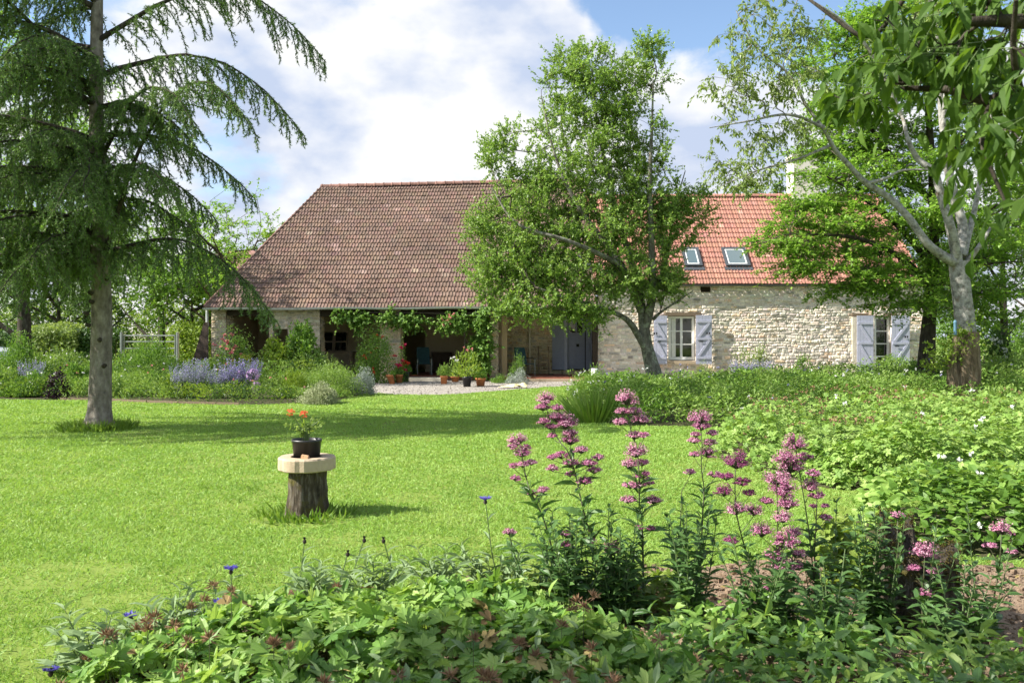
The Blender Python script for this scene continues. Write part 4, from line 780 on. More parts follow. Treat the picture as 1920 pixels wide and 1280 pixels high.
# ------------------------------------------------------------------ trees further off
def far_tree(name, label, x, Yd, ytop, ybot, wpx, leafmat, seed, n=170, leafL=.16, bark='bark_dark', group='trees beyond the garden', dense=12, ns=4, lean=0, up=.3, flat=.2):
    r = np.random.RandomState(seed); c = PX(Yd); base = (c(x,0)[0], Yd, 0); zt = c(x,ytop)[2]; zb = max(.6, c(x,ybot)[2]); hw_ = wpx/2*Yd/F; zc = (zt+zb)/2; hh = (zt-zb)/2
    B_ = np.array(base); limbs = [([B_, B_+(.1,0,zb*.6), B_+(lean*.4,0,zc*.8), B_+(lean*.6,0,zc)], .03*zt*.6+.08, .04)]
    for k in range(5):
        a = r.uniform(0, 6.28); z0 = zb*.7 + (zt-zb)*.12*k; limbs.append(([B_+(0,0,z0), B_+(hw_*.4*math.cos(a), hw_*.4*math.sin(a), z0+hh*.25), B_+(hw_*.85*math.cos(a), hw_*.85*math.sin(a), z0+hh*.55)], .09, .02))
    spec = [((base[0]+lean*.6, Yd, zc), (hw_*.85, hw_*.8, hh*.8), n//3)]
    for k in range(9):
        a = r.uniform(0, 6.28); u = r.uniform(-.75, .85); w_ = math.sqrt(1-min(1,u*u))*.68; spec.append(((base[0]+lean*.6+hw_*w_*math.cos(a), Yd+hw_*w_*math.sin(a), zc+hh*u*.8), (hw_*.34, hw_*.34, hh*.22), n//13))
    return tree(name, label, 'tree', base, limbs, spec, bark, None, seed, dict(ns=ns, nl=dense, ls=max(.35, hw_*.17), leafL=leafL, leafW=leafL*.6, up=up, spread=.9, flat=flat, jit=hw_*.03), leafmat, skip=.25, group=group, tr=.008, step=.5)
far_tree('ash_tree', 'light green tree with a dark leaning trunk behind the cedar at the left edge', 40, 28.5, 10, 600, 480, 'hornbeam', 101, 260, .12, dense=14, ns=5)
far_tree('elm_tree', 'feathery layered tree rising left of the barn roof', 440, 38, 318, 630, 215, 'hornbeam', 102, 210, .13, flat=.5, up=.1, dense=11)
far_tree('elm_tree', 'dense green tree behind the cedar trunk, left of the feathery tree', 300, 42, 330, 640, 250, 'bush', 103, 210, .17)
far_tree('field_tree', 'mid green tree far behind the cedar, between two lighter trees', 160, 46, 300, 640, 260, 'pear', 104, 210, .18)
far_tree('field_tree', 'broad tree at the far left edge beyond the parked van', -60, 44, 260, 640, 300, 'bush', 105, 190, .18)
far_tree('field_tree', 'round tree low beside the left end of the barn roof', 392, 50, 470, 615, 190, 'bush_yel', 106, 140, .2)
far_tree('elm_tree', 'low bushy tree filling the gap left of the barn below the feathery tree', 360, 40, 480, 660, 220, 'bush', 113, 180, .15)
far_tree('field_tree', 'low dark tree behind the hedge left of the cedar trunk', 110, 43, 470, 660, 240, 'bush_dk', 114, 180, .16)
far_tree('hill_tree', 'sunlit tree top showing above the red roof ridge beside the chimney', 1420, 62, 325, 560, 190, 'bush_yel', 107, 170, .22)
far_tree('hill_tree', 'thin half bare tree top above the red ridge just right of the fruit tree', 1320, 60, 300, 560, 120, 'cherry', 108, 70, .10, dense=5, ns=3)
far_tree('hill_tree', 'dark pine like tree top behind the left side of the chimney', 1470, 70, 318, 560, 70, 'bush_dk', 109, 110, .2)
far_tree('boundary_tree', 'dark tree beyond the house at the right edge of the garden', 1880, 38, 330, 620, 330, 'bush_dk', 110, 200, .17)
far_tree('boundary_tree', 'green tree filling the gap right of the house wall', 1790, 44, 380, 625, 230, 'bush', 111, 170, .18)
far_tree('boundary_tree', 'tall tree outside the right edge behind the near cherry leaves', 2020, 34, 180, 620, 330, 'pear', 112, 180, .16)
def shade_tree():
    base = np.array((-6.2, .92, 0)); r = np.random.RandomState(1)
    tree('shade_tree', 'garden tree outside the left edge of the photo that shades the foreground bed', 'tree', tuple(base), [([base, base+(.1,0,2), base+(0,.1,4.5), base+(.1,0,7.5)], .2, .05)], [(base+(0,0,6.2), (1.7,1.5,2.0), 110), (base+(.8,1.2,4.9), (1.1,.8,.9), 22)], 'bark_brown', None, 120, dict(ns=5, nl=12, ls=.4, leafL=.10, leafW=.06, up=.2), 'pear', skip=.3)
shade_tree()
# ------------------------------------------------------------------ shrubs
def bush(name, label, cat, c, rad, n, leaf, mat, seed, group=None, tpl='dia', lumps=14, fl=None, stems=6, core=.35, Dup=.3, lumpr=.33, zmin=.0):
    # c is the base; rad half widths and full height; fl = list of (material, blooms, size, petals)
    r = np.random.RandomState(seed); c = np.array(c, float); rad = np.array(rad, float); root = thing(name, label, cat, c, group)
    d = rdir(r, lumps); d[:,2] = np.abs(d[:,2])*1.15 - .15; Cl = nrm(d)*(.62+.16*r.rand(lumps,1)); k = n
    pick = r.randint(lumps, size=k); p = Cl[pick] + rdir(r, k)*(r.rand(k,1)**.5)*lumpr*(.7+.6*r.rand(lumps)[pick][:,None]); q_ = r.rand(k) < core; p[q_] = (rdir(r, q_.sum())*r.rand(q_.sum(),1)**.4*.8)
    p[:,2] = np.abs(p[:,2]+.0); nn = nrm(p + np.array((0,0,.35))); pos = c + p*rad; pos[:,2] = np.maximum(pos[:,2], c[2]+zmin+.02)
    D = nrm(nn*.55 + rdir(r, k)*.8 + np.array((0,0,Dup))); Nn = nrm(nn + rdir(r, k)*.7); sz = .6+.7*r.rand(k)
    b_ = MB(); b_.leaves(pos, D, Nn, leaf[0]*sz, leaf[1]*sz, tpl, M[mat]); b_.build('foliage', root)
    b_ = MB(); a = r.rand(stems)*6.28; s0 = c + np.stack([np.cos(a)*rad[0]*.12, np.sin(a)*rad[1]*.12, 0*a], 1); s1 = c + Cl[r.randint(lumps, size=stems)]*rad*.9; s1[:,2] = np.maximum(s1[:,2], c[2]+.3*rad[2]); b_.segs(s0, s1, .010+.008*rad[2], .004, M['twig'], 5); b_.build('stems', root)
    for m_, nb, sz_, pt in (fl or []):
        b_ = MB(); i = r.randint(k, size=nb*6); i = i[np.argsort(-(p[i]@np.array((-.25,-.6,.35))))][:nb*2]; i = r.choice(i, nb, replace=False) if nb < len(i) else i; 
        for i_ in i: b_ = MB(); blooms(b_, pos[i_][None] + nn[i_]*.04, nn[i_][None], sz_, pt, m_, r); b_.build('bloom', root)
    return root
def blooms(b_, pos, nn, size, pt, m_, r):
    k = len(pos); P_ = np.repeat(pos, pt, 0); Nq = nrm(np.repeat(nn, pt, 0)*.7 + rdir(r, k*pt)); b_.leaves(P_ + Nq*size*.1, Nq, rdir(r, k*pt), size*(.5+.3*r.rand(k*pt)), size*.5, 'leaf' if size > .03 else 'dia', M[m_])
def spikes(name, label, cat, c, rx, ry, h, n, seed, fmat='petal_lav', leafm='silver', group=None):
    r = np.random.RandomState(seed); c = np.array(c, float); root = thing(name, label, cat, c, group); a = r.rand(n)*6.28; q = np.sqrt(r.rand(n)); lean = np.stack([np.cos(a)*q*rx, np.sin(a)*q*ry, 0*a], 1)
    B = c + lean*.45; T = c + lean*1.1 + np.stack([r.normal(size=n)*.04, r.normal(size=n)*.04, h*(.65+.4*r.rand(n))], 1); b_ = MB(); b_.segs(B, T, .004, .0025, M['stem'], 3)
    k = int(n*10); i = r.randint(n, size=k); u = r.rand(k)*.7; pos = B[i] + (T-B)[i]*u[:,None]; b_.leaves(pos, nrm(rdir(r, k)+np.array((0,0,.6))), rdir(r, k), .05, .02, 'dia', M[leafm]); b_.build('foliage', root)
    m = 16; i = np.repeat(np.arange(n), m); u = .58 + .44*np.tile(np.linspace(0, 1, m), n); pos = B[i] + (T-B)[i]*u[:,None] + r.normal(size=(n*m,3))*.012
    b_ = MB(); b_.leaves(pos, nrm(rdir(r, n*m)+np.array((0,0,.3))), rdir(r, n*m), .035, .026, 'dia', M[fmat]); b_.build('flower_spikes', root, kind='stuff'); return root
def at(x, ybase, Yd=None):                               # base of a plant seen at pixel x with its foot at row ybase
    if Yd is None: return G(x, ybase)
    p = P(x, ybase, Yd); p[2] = 0; return p
def pxbush(name, label, cat, x0, x1, ytop, Yd, n, leaf, mat, seed, **kw):
    c = at((x0+x1)/2, 0, Yd); w_ = (x1-x0)/2*Yd/F; h = CH-(ytop-HY)*Yd/F; kw.setdefault('depth', 1.0); dp = kw.pop('depth')
    return bush(name, label, cat, c, (w_*1.22, w_*dp*1.15, h*1.04), int(n*1.25), leaf, mat, seed, **kw)
# left border and barn front
pxbush('flowering_shrub', 'large bright green shrub in front of the barn opening, the taller of two', 'shrub', 532, 608, 594, 28.6, 5200, (.12,.075), 'bush', 201, group='green shrubs before the barn')
pxbush('flowering_shrub', 'lower bright green shrub left of the taller one before the barn', 'shrub', 486, 550, 632, 28.4, 2600, (.11,.07), 'bush_yel', 202, group='green shrubs before the barn')
pxbush('rose_bush', 'tall rose bush with red blooms against the pale barn pillar', 'shrub', 660, 748, 610, 29.8, 5200, (.06,.042), 'bush', 203, fl=[('petal_red', 9, .10, 9)], lumps=20, depth=.7)
pxbush('rose_bush', 'crimson rose reaching round the right side of the pale pillar', 'shrub', 741, 766, 632, 30.4, 420, (.05,.035), 'bush', 204, fl=[('petal_crimson', 7, .14, 10)])
pxbush('rose_bush', 'climbing rose with salmon pink blooms at the left barn corner', 'shrub', 398, 478, 606, 30.4, 2600, (.06,.042), 'bush', 205, fl=[('petal_rose', 26, .14, 10)], lumps=22, depth=.6)
pxbush('garden_shrub', 'rounded fresh green mound in the left border', 'shrub', 528, 580, 688, 22.6, 3200, (.05,.02), 'bush_yel', 206, group='mounds at the end of the left border', Dup=.8)
pxbush('garden_shrub', 'broad grey green mound at the end of the left border by the gravel', 'shrub', 572, 692, 682, 23.2, 7000, (.05,.022), 'bush_lt', 207, group='mounds at the end of the left border', Dup=.7)
pxbush('garden_shrub', 'low cream cushion at the foot of the left border', 'shrub', 560, 640, 718, 20.6, 6500, (.04,.024), 'cream', 208, group='mounds at the end of the left border', Dup=.6)
pxbush('garden_shrub', 'silver leaved shrub where the left border meets the gravel', 'shrub', 658, 702, 690, 23.6, 3400, (.05,.018), 'silver', 209, group='mounds at the end of the left border', Dup=.9)
pxbush('purple_shrub', 'small dark purple leaved shrub in the left border', 'shrub', 86, 130, 686, 22.2, 900, (.07,.045), 'purple_leaf', 210)
for i, (x0, x1, yt, Yd, mt, lb) in enumerate(((205,350,640,26.5,'bush','dark green bush below the metal gate'), (220,345,648,29.5,'bush_lt','pale bush close before the metal gate'), (150,300,690,23.5,'bush_lt','pale grassy bush right of the cedar trunk'), (-20,95,630,26,'bush','green bush at the left edge of the border'), (60,165,648,27.5,'bush_lt','bush sprinkled with white flowers behind the purple shrub'), (300,372,700,22.8,'bush_yel','lime green bush left of the lavender'), (-60,40,690,23.4,'bush_lt','greyish bush cut by the left edge of the photo'), (120,180,684,24,'bush','bush close behind the cedar trunk'), (20,100,700,23.0,'bush','low green bush left of the purple shrub'), (345,420,672,27.5,'bush_lt','loose bush behind the lavender'))):
    pxbush('border_bush', lb, 'shrub', x0, x1, yt, Yd, 4800, (.085,.036), mt, 220+i, group='bushes of the left border', Dup=.6, fl=[('petal_white', 40, .06, 5)] if i == 4 else None)
for i, (x, yb, w_, yt, n, lb) in enumerate(((370,757,26,690,90,'pale blue catmint at the left end of the purple patch'), (410,752,22,700,70,'catmint in the middle of the purple patch'), (452,750,38,690,170,'deep purple catmint, the tallest of the patch'), (335,750,14,700,36,'thin lavender just left of the purple patch'), (60,735,24,690,60,'grey blue catmint near the left edge of the border'))):
    p = at(x, yb, 22.3 if i < 4 else 24); Yd = p[1]; h = CH-(yt-14-HY)*Yd/F; spikes('catmint', lb, 'flower', p, w_*Yd/F, .35, h, n, 240+i, 'petal_lav' if i != 2 else 'petal_cat', 'silver', 'catmint plants in the left border')
def allium(x, y, Yd, rad, lab, seed):
    r = np.random.RandomState(seed); c = P(x, y, Yd); g_ = c.copy(); g_[2] = 0; root = thing('allium', lab, 'flower', g_, 'alliums in the left border'); b_ = MB(); b_.segs([g_], [c], .008, .006, M['stem'], 5); b_.build('stem', root)
    b_ = MB(); d = rdir(r, 160); b_.leaves(c + d*rad, rdir(r,160), d, .06, .06, 'star', M['petal_lilac']); b_.segs(np.repeat(c[None],60,0), c+d[:60]*rad, .002, .001, M['stem'], 3); b_.build('flower_head', root)
allium(474, 703, 22.0, .16, 'large round lilac allium head above the catmint', 1); allium(480, 724, 21.8, .11, 'smaller lilac allium head below the large one', 2); allium(452, 701, 22.2, .10, 'small pinkish allium left of the large one', 3)
# climbers on the barn beam and pillar
def climber(name, label, c0, spec, n_, leaf, mat, seed, stems_, fl=None):
    r = np.random.RandomState(seed); root = thing(name, label, 'climbing plant', c0); b_ = MB()
    for p in stems_: q_ = catmull(p, 5); b_.tube(q_, np.linspace(.03, .012, len(q_)), M['twig'], 6, .06, r)
    b_.build('stems', root); tips = ell(r, spec); td = nrm(rdir(r, len(tips))+np.array((0,-.6,-.1))); t, e, pos, D, Nn, LL, WW = sprigs(r, tips, td, 4, n_, .28, leaf, leaf*.8, hang=.5, up=-.1, spread=.8)
    b_ = MB(); b_.leaves(pos, D, nrm(Nn+np.array((-.2,-.6,.3))), LL, WW, 'leaf', M[mat]); b_.build('foliage', root)
    for m_, nb, sz_, pt in (fl or []): 
        for t_ in tips[:nb]: b_ = MB(); blooms(b_, t_[None] + (0,-.2,0), np.array([[0,-1,.3]]), sz_, pt, m_, r); b_.build('bloom', root)
q = PX(31.0)
climber('grape_vine', 'leafy vine trained along the barn beam and down the narrow pillar', tuple(q(905,0)*np.array((1,1,0))),
 [(q(905,650), (.42,.25,.75), 46), (q(905,600), (.5,.25,.4), 26), (q(895,690),(.4,.25,.35),20), (q(845,603), (.9,.22,.28), 34), (q(770,600), (.8,.22,.22), 26), (q(735,594), (.45,.25,.2), 16), (q(680,600), (.4,.22,.35), 16), (q(640,592), (.5,.2,.18), 12), (q(925,575,-.1),(.5,.25,.3),18)],
 9, .105, 'bush', 301, [[q(908,712), q(904,660), q(910,620), q(900,590), q(840,588), q(760,586), q(680,586), q(620,590)]])
q = PX(30.9)
climber('rambling_rose', 'rambling rose with faded pink blooms hanging under the barn gutter', tuple(q(868,0)*np.array((1,1,0))), [(q(845,600), (.5,.2,.3), 14), (q(870,612),(.3,.2,.3),10)], 7, .07, 'bush', 302, [[q(876,708), q(872,660), q(868,610), q(840,592)]], fl=[('petal_rose', 9, .10, 8)])
# plants against the house front and behind the right bed
pxbush('rose_bush', 'white flowered rose bush against the house wall between the two windows', 'shrub', 1372, 1452, 636, 30.9, 2600, (.06,.04), 'cherry', 310, fl=[('petal_white', 16, .11, 8)], depth=.5, lumps=18)
pxbush('wall_shrub', 'pale feathery shrub under the right shutter of the near window', 'shrub', 1306, 1342, 676, 31.0, 1300, (.06,.016), 'bush_lt', 311, Dup=.9, depth=.6)
pxbush('wall_shrub', 'small dark shrub at the wall foot left of the lavender', 'shrub', 1336, 1372, 694, 31.0, 800, (.06,.035), 'bush', 312, depth=.6)
pxbush('wall_shrub', 'thin green shrub at the wall foot left of the far window', 'shrub', 1482, 1530, 660, 30.8, 1100, (.07,.045), 'bush', 313, depth=.5)
pxbush('wall_shrub', 'cream green cushion beside the lavender at the house wall', 'shrub', 1440, 1492, 688, 30.2, 1600, (.05,.025), 'cream', 314, depth=.6, Dup=.7)
pxbush('box_ball', 'clipped round green bush below the far window', 'shrub', 1646, 1714, 660, 29.6, 4600, (.055,.036), 'bush', 315, depth=.8)
for i, (x, w_, lb) in enumerate(((1392,24,'pale lavender under the white rose at the house wall'), (1434,16,'narrow lavender right of the white rose'))):
    spikes('lavender', lb, 'flower', at(x,0,30.3), w_*30.3/F, .3, CH-(676-HY)*30.3/F, 100-i*45, 320+i, 'petal_lav', 'silver', 'lavender at the house wall')
pxbush('potted_shrub', 'round dark shrub beside the porch chair', 'shrub', 952, 986, 662, 30.4, 1300, (.05,.022), 'bush', 316, Dup=.7)
pxbush('garden_shrub', 'grey leaved low shrub at the porch corner on the gravel', 'shrub', 950, 992, 692, 29.2, 1500, (.05,.02), 'silver', 317, Dup=.6)
pxbush('garden_shrub', 'low dark shrub between the vine pillar and the grey shrub', 'shrub', 920, 956, 702, 29.6, 900, (.05,.02), 'bush', 318, Dup=.6)
pxbush('hedge_shrub', 'white flowering shrub right of the cherry trunk', 'shrub', 1846, 1902, 604, 24.5, 2600, (.10,.03), 'bush_dk', 319, fl=[('petal_white', 44, .13, 6)])
for i, (x0, x1, yt, Yd, mt, lb) in enumerate(((1880,1990,596,27,'bush','green bush at the right edge behind the bed'), (1760,1850,640,26,'bush_dk','shaded bush just right of the broad tree trunk'), (1840,1960,650,22.5,'bush_lt','tall grassy bush at the right edge'), (1700,1770,664,25.5,'bush','bush between the house corner and the dark trunk'), (1930,2080,560,31,'bush_dk','dark hedge bush beyond the right edge'))):
    pxbush('hedge_bush', lb, 'shrub', x0, x1, yt, Yd, 3400, (.09,.05), mt, 330+i, group='bushes on the right of the garden')
# hedges far left
def hedge(name, label, x0, x1, ytop, Yd, n, mat, seed, dep=1.2, leaf=(.13,.085), group='hedges beyond the left border'):
    r = np.random.RandomState(seed); a = P(x0,0,Yd)[0]; b0 = P(x1,0,Yd)[0]; h = CH-(ytop-HY)*Yd/F; root = thing(name, label, 'hedge', ((a+b0)/2, Yd, 0), group)
    x = a + (b0-a)*r.rand(n); hh = h*(.80+.34*vnoise(x*.55+seed, 0*x, seed)+.12*vnoise(x*2, 0*x, seed+1)-.14); a_ = r.rand(n)*math.pi; rr = 1-.25*r.rand(n)**2
    lump = .75+.5*vnoise(x*1.3+3, a_*1.6, seed+2); y = Yd - np.cos(a_)*dep*rr*lump; z = np.abs(np.sin(a_))**.55*hh*rr*(.9+.1*lump); lo = r.rand(n) < .45; z[lo] = hh[lo]*r.rand(lo.sum())*.9; y[lo] = Yd - dep*(.75+.25*r.rand(lo.sum()))*lump[lo]
    nn = nrm(np.stack([.3*r.normal(size=n), (y-Yd)/dep, z/h], 1)+rdir(r,n)*.4); b_ = MB(); b_.leaves(np.stack([x,y,z],1), nrm(nn*.4+rdir(r,n)), nn, leaf[0]*(.6+.7*r.rand(n)), leaf[1], 'dia', M[mat]); b_.build('foliage', root)
    b_ = MB(); m_ = int((b0-a)/.7)+2; sx = np.linspace(a, b0, m_); b_.segs(np.stack([sx, 0*sx+Yd, 0*sx],1), np.stack([sx+.2, 0*sx+Yd, 0*sx+h*.7],1), .05, .02, M['twig'], 5); b_.build('stems', root)
hedge('hedge', 'bright green hedge seen between the metal gate and the barn', 330, 480, 588, 39, 9000, 'bush_yel', 401)
hedge('hedge', 'grey green hedge left of the cedar trunk', 60, 165, 588, 36, 8000, 'cherry', 402)
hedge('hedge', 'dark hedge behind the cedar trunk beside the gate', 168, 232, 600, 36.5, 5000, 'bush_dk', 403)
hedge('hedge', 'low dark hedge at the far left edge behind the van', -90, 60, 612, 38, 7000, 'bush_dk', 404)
hedge('hedge', 'sunny hedge closing the meadow behind the gate', -120, 460, 556, 54, 16000, 'bush_yel', 405, leaf=(.18,.12))
hedge('hedge', 'long hedge beyond the right hand bushes', 1740, 2100, 590, 42, 9000, 'bush', 406, leaf=(.16,.1), group='hedges on the right')
# ------------------------------------------------------------------ ground cover of the beds (past counting)
def polyd(x, y, poly):
    p = np.array(poly); a = p; b_ = np.roll(p, -1, 0); q = np.stack([x, y], 1); d = np.full(len(x), 1e9)
    for i in range(len(a)):
        ab = b_[i]-a[i]; t_ = np.clip(((q-a[i])@ab)/max(ab@ab,1e-9), 0, 1); d = np.minimum(d, np.linalg.norm(q-a[i]-t_[:,None]*ab, axis=1))
    return d
def cover(name, poly, H, n, leaf, mat, seed, tpl='palm', edge=.5, ymax=None, lump=(1.2,.5), tilt=.5, Dup=.15, hfn=None, deep=.45, fl=None, stalk=0, mats=None, nearw=1.5):
    r = np.random.RandomState(seed); p = np.array(poly); lo, hi = p.min(0), p.max(0)
    y = lo[1] + (hi[1]-lo[1])*r.rand(n*3)**nearw; x = lo[0] + (hi[0]-lo[0])*r.rand(n*3); k = inpoly(x, y, poly) & (np.abs(x) < .66*y+1.5); x, y = x[k][:n], y[k][:n]; n = len(x)
    d = polyd(x, y, poly); e = np.clip(d/edge, 0, 1); e = np.sqrt(1-(1-e)**2)
    lm = vnoise(x*lump[0]+seed, y*lump[0], seed)*.6 + vnoise(x*lump[0]*2.7, y*lump[0]*2.7, seed+1)*.4; h = H*(hfn(x, y) if hfn else 1)*e*(1-lump[1]+2*lump[1]*lm*.8) + .03
    u = 1 - deep*r.rand(n)**1.6; z = h*u; eps = .15
    def hh(x_, y_): l_ = vnoise(x_*lump[0]+seed, y_*lump[0], seed); return H*(1-lump[1]+2*lump[1]*l_)
    gx = (hh(x+eps, y)-hh(x-eps, y))/(2*eps); gy = (hh(x, y+eps)-hh(x, y-eps))/(2*eps); out_ = np.stack([-gx, -gy, np.ones(n)], 1); ed = (d < edge*.7); out_[ed,1] -= .9*(1-d[ed]/(edge*.7))
    Nn = nrm(nrm(out_) + rdir(r, n)*tilt); D = nrm(rdir(r, n)*np.array((1,1,.3)) + np.array((0,-.25,Dup))); b_ = MB(); sz = .55+.75*r.rand(n)
    mm = mats or [mat]; g_ = np.clip((vnoise(x*1.6+5, y*1.6, seed+5)*len(mm)+r.normal(size=n)*.25).astype(int), 0, len(mm)-1)
    for i, m_ in enumerate(mm): s_ = g_ == i; b_.leaves(np.stack([x,y,z],1)[s_], D[s_], Nn[s_], leaf[0]*sz[s_], leaf[1]*sz[s_], tpl, M[m_])
    if stalk: j = np.arange(0, n, stalk); b_.segs(np.stack([x+.03, y+.04, 0*z], 1)[j], np.stack([x,y,z],1)[j], .003, .002, M['stem'], 3)
    b_.build(name, kind='stuff')
    return np.stack([x,y,h],1)
def sprinkle(name, H, n, size, pt, mat, seed, above=.05, cond=None):
    r = np.random.RandomState(seed); q_ = H[cond(H[:,0],H[:,1])] if cond else H; q_ = q_[r.choice(len(q_), min(n, len(q_)), replace=False)]; b_ = MB(); pos = q_ + np.stack([0*q_[:,0], 0*q_[:,0], above*(.4+r.rand(len(q_)))], 1)
    blooms(b_, pos, np.tile((0,-.3,1),(len(pos),1)), size, pt, mat, r); b_.segs(np.stack([q_[:,0],q_[:,1],q_[:,2]*.6],1), pos, .003, .002, M['stem'], 3); b_.build(name, kind='stuff')
Hm = cover('geranium_cover', mid_bed, .56, 20000, (.085,.085), 'geran', 501, 'palm', .5, lump=(1.0,.62), nearw=1.9, deep=.85, mats=['geran','geran','bush_lt'])
sprinkle('faded_geranium_blooms', Hm, 450, .045, 5, 'seed', 502, .08, lambda x, y: (y > 10.4) & (vnoise(x*1.4, y*1.4, 3) > .5)); sprinkle('white_geranium_blooms', Hm, 18, .06, 6, 'petal_white', 503, .12, lambda x, y: (x > 4.6))
Hr = cover('perennial_cover', right_bed, .66, 52000, (.090,.036), 'bush', 505, 'dia', .6, lump=(.75,.8), tilt=.8, Dup=.5, nearw=1.6, mats=['bush','bush','bush_lt','geran'], deep=.8, hfn=lambda x, y: np.clip(1.15 - .062*np.clip(y-17, 0, 10)*np.clip((9.5-x)/3.5, 0, 1), .3, 1.1))
sprinkle('blue_border_flowers', Hr, 90, .055, 6, 'petal_lav', 506, .14); sprinkle('white_border_flowers', Hr, 45, .06, 6, 'petal_white', 507, .16)
Hl = cover('border_cover', left_bed, .44, 42000, (.085,.026), 'bush', 508, 'dia', .5, lump=(.9,.6), tilt=.8, Dup=.6, nearw=1.2, mats=['bush','bush_lt','bush_dk','bush_yel'], deep=.8, hfn=lambda x, y: 1 + 1.3*np.clip((y-22.8)/4.5, 0, 1))
sprinkle('white_border_flowers', Hl, 70, .06, 6, 'petal_white', 509, .14, lambda x, y: x < -8.5); sprinkle('pink_border_flowers', Hl, 26, .06, 6, 'petal_rose', 510, .14)
Hs = cover('hydrangea_cover', low_bed, .46, 8200, (.085,.06), 'geran', 511, 'leaf', .5, lump=(1.6,.35), nearw=1.5, mats=['geran','bush','geran']); sprinkle('white_phlox_blooms', Hs, 16, .05, 6, 'petal_white', 512, .08)
left_front = [(-1.62,2.6),(-1.95,3.75),(-1.62,4.45),(-1.1,4.85),(-.4,5.0),(.15,4.85),(.45,4.5),(.7,3.9),(1.0,3.2),(1.2,2.5)]
Hf = cover('foreground_geraniums', left_front, .24, 2700, (.118,.118), 'geran_near', 513, 'palm7', .45, lump=(2.8,.6), tilt=.55, nearw=1.0, stalk=2, mats=['geran_near','geran','geran_near','geran'])
Hf2 = cover('foreground_leaves', left_front, .24, 1300, (.09,.030), 'corn', 514, 'leaf', .3, lump=(2.0,.5), tilt=.8, Dup=.6, mats=['corn','bush','geran_near'], deep=.7)
lime_front = [(-.1,5.3),(.4,5.55),(1.0,5.4),(1.1,4.9),(.5,4.7),(0,4.9)]
cover('lady_mantle_cover', lime_front, .16, 650, (.075,.075), 'lime', 515, 'palm', .2, lump=(2.5,.4))
right_front = [(.35,3.6),(.5,4.3),(1.1,4.5),(1.55,4.35),(1.9,4.0),(3.1,3.95),(3.2,3.4),(2.4,2.5),(1.1,2.6)]
cover('valerian_foliage', right_front, .30, 2600, (.080,.034), 'valer', 516, 'leaf', .3, lump=(2.0,.6), tilt=.8, Dup=.5, deep=.8, mats=['valer','geran_near','valer','bush_lt'])
cover('low_bed_leaves', right_front, .22, 900, (.075,.075), 'geran_near', 517, 'palm', .3, lump=(2.6,.5), tilt=.6, deep=.6); cover('low_bed_leaves', right_front, .24, 1500, (.050,.036), 'bush_yel', 518, 'leaf', .3, lump=(2.2,.7), tilt=.6, deep=.7, mats=['bush','bush_lt','valer'])
cover('yellowed_leaves', left_front, .25, 90, (.09,.09), 'dead', 519, 'palm', .4, lump=(2.8,.6), tilt=.6, deep=.3)
def seedheads():
    r = np.random.RandomState(31); b_ = MB(); q_ = Hf[r.choice(len(Hf), 120)]; q_ = q_[vnoise(q_[:,0]*1.8+1, q_[:,1]*1.8, 9) > .42]
    for p in q_:
        c = p + (0, 0, .05+.07*r.rand()); k = 26; d = nrm(rdir(r, k)+np.array((0,0,.7))); b_.leaves(c + d*.008*r.rand(k,1), d, rdir(r, k), .032+.014*r.rand(k), .007, 'dia', M['seed']); b_.segs([p*(1,1,.4)], [c], .002, .0015, M['stem_dk'], 3)
    b_.build('rust_seedheads', kind='stuff')
seedheads()
def clods():
    r = np.random.RandomState(14); n = 12000; x = -2 + 6.4*r.rand(n); y = 2.8 + 3.4*r.rand(n); k_ = inpoly(x, y, front_bed); x, y = x[k_], y[k_]; n = len(x); s_ = .008+.026*r.rand(n)**4; an = rdir(r, n*8).reshape(n,8,3)
    base = np.array([(-1,-1,-1),(1,-1,-1),(1,1,-1),(-1,1,-1),(-1,-1,1),(1,-1,1),(1,1,1),(-1,1,1)])*.55; V = np.stack([x,y,.004+s_*.35],1)[:,None,:] + (base[None]+an*.35)*s_[:,None,None]; b_ = MB()
    f = np.array([(0,3,2,1),(4,5,6,7),(0,1,5,4),(1,2,6,5),(2,3,7,6),(3,0,4,7)]); b_.add(V.reshape(-1,3), (f[None]+(np.arange(n)*8)[:,None,None]).reshape(-1,4), M['soil']); b_.build('soil_clods', kind='stuff')
    n = 900; x = -1.9 + 6*r.rand(n); y = 3 + 3*r.rand(n); k_ = inpoly(x, y, front_bed); x, y = x[k_], y[k_]; n = len(x); b_ = MB(); b_.leaves(np.stack([x,y,.012+.03*r.rand(n)],1), nrm(rdir(r,n)*np.array((1,1,.3))), nrm(rdir(r,n)*.5+np.array((0,0,1))), .03+.04*r.rand(n), .022, 'leaf', M['dead']); b_.build('dead_leaves', kind='stuff')
clods()
def iris(x, yb, Yd, n, L, lab, seed, spread=.5):
    r = np.random.RandomState(seed); c = at(x, yb, Yd); root = thing('iris_clump', lab, 'plant', c); a = r.rand(n)*6.28; q_ = r.rand(n)**.6; B = c + np.stack([np.cos(a)*q_*.28, np.sin(a)*q_*.2, 0*a], 1); D = nrm(np.stack([np.cos(a)*q_*spread-.12, np.sin(a)*q_*spread*.6, .8+0*a], 1)); b_ = MB()
    b_.leaves(B, D, nrm(np.stack([np.cos(a)*.4, np.sin(a)*.4-.4, .5+0*a], 1)), L*(.55+.5*r.rand(n)), .035, 'blade', M['grass_long']); b_.build('leaves', root)
iris(1108, 795, 16.0, 150, .78, 'clump of long sword shaped leaves at the left end of the right bed', 5, .75)
pxbush('euphorbia', 'airy pale green flowering clump behind the sword leaved clump', 'shrub', 1060, 1170, 690, 18.5, 3600, (.07,.022), 'bush_lt', 520, Dup=.9, fl=[('petal_white', 40, .05, 5)])
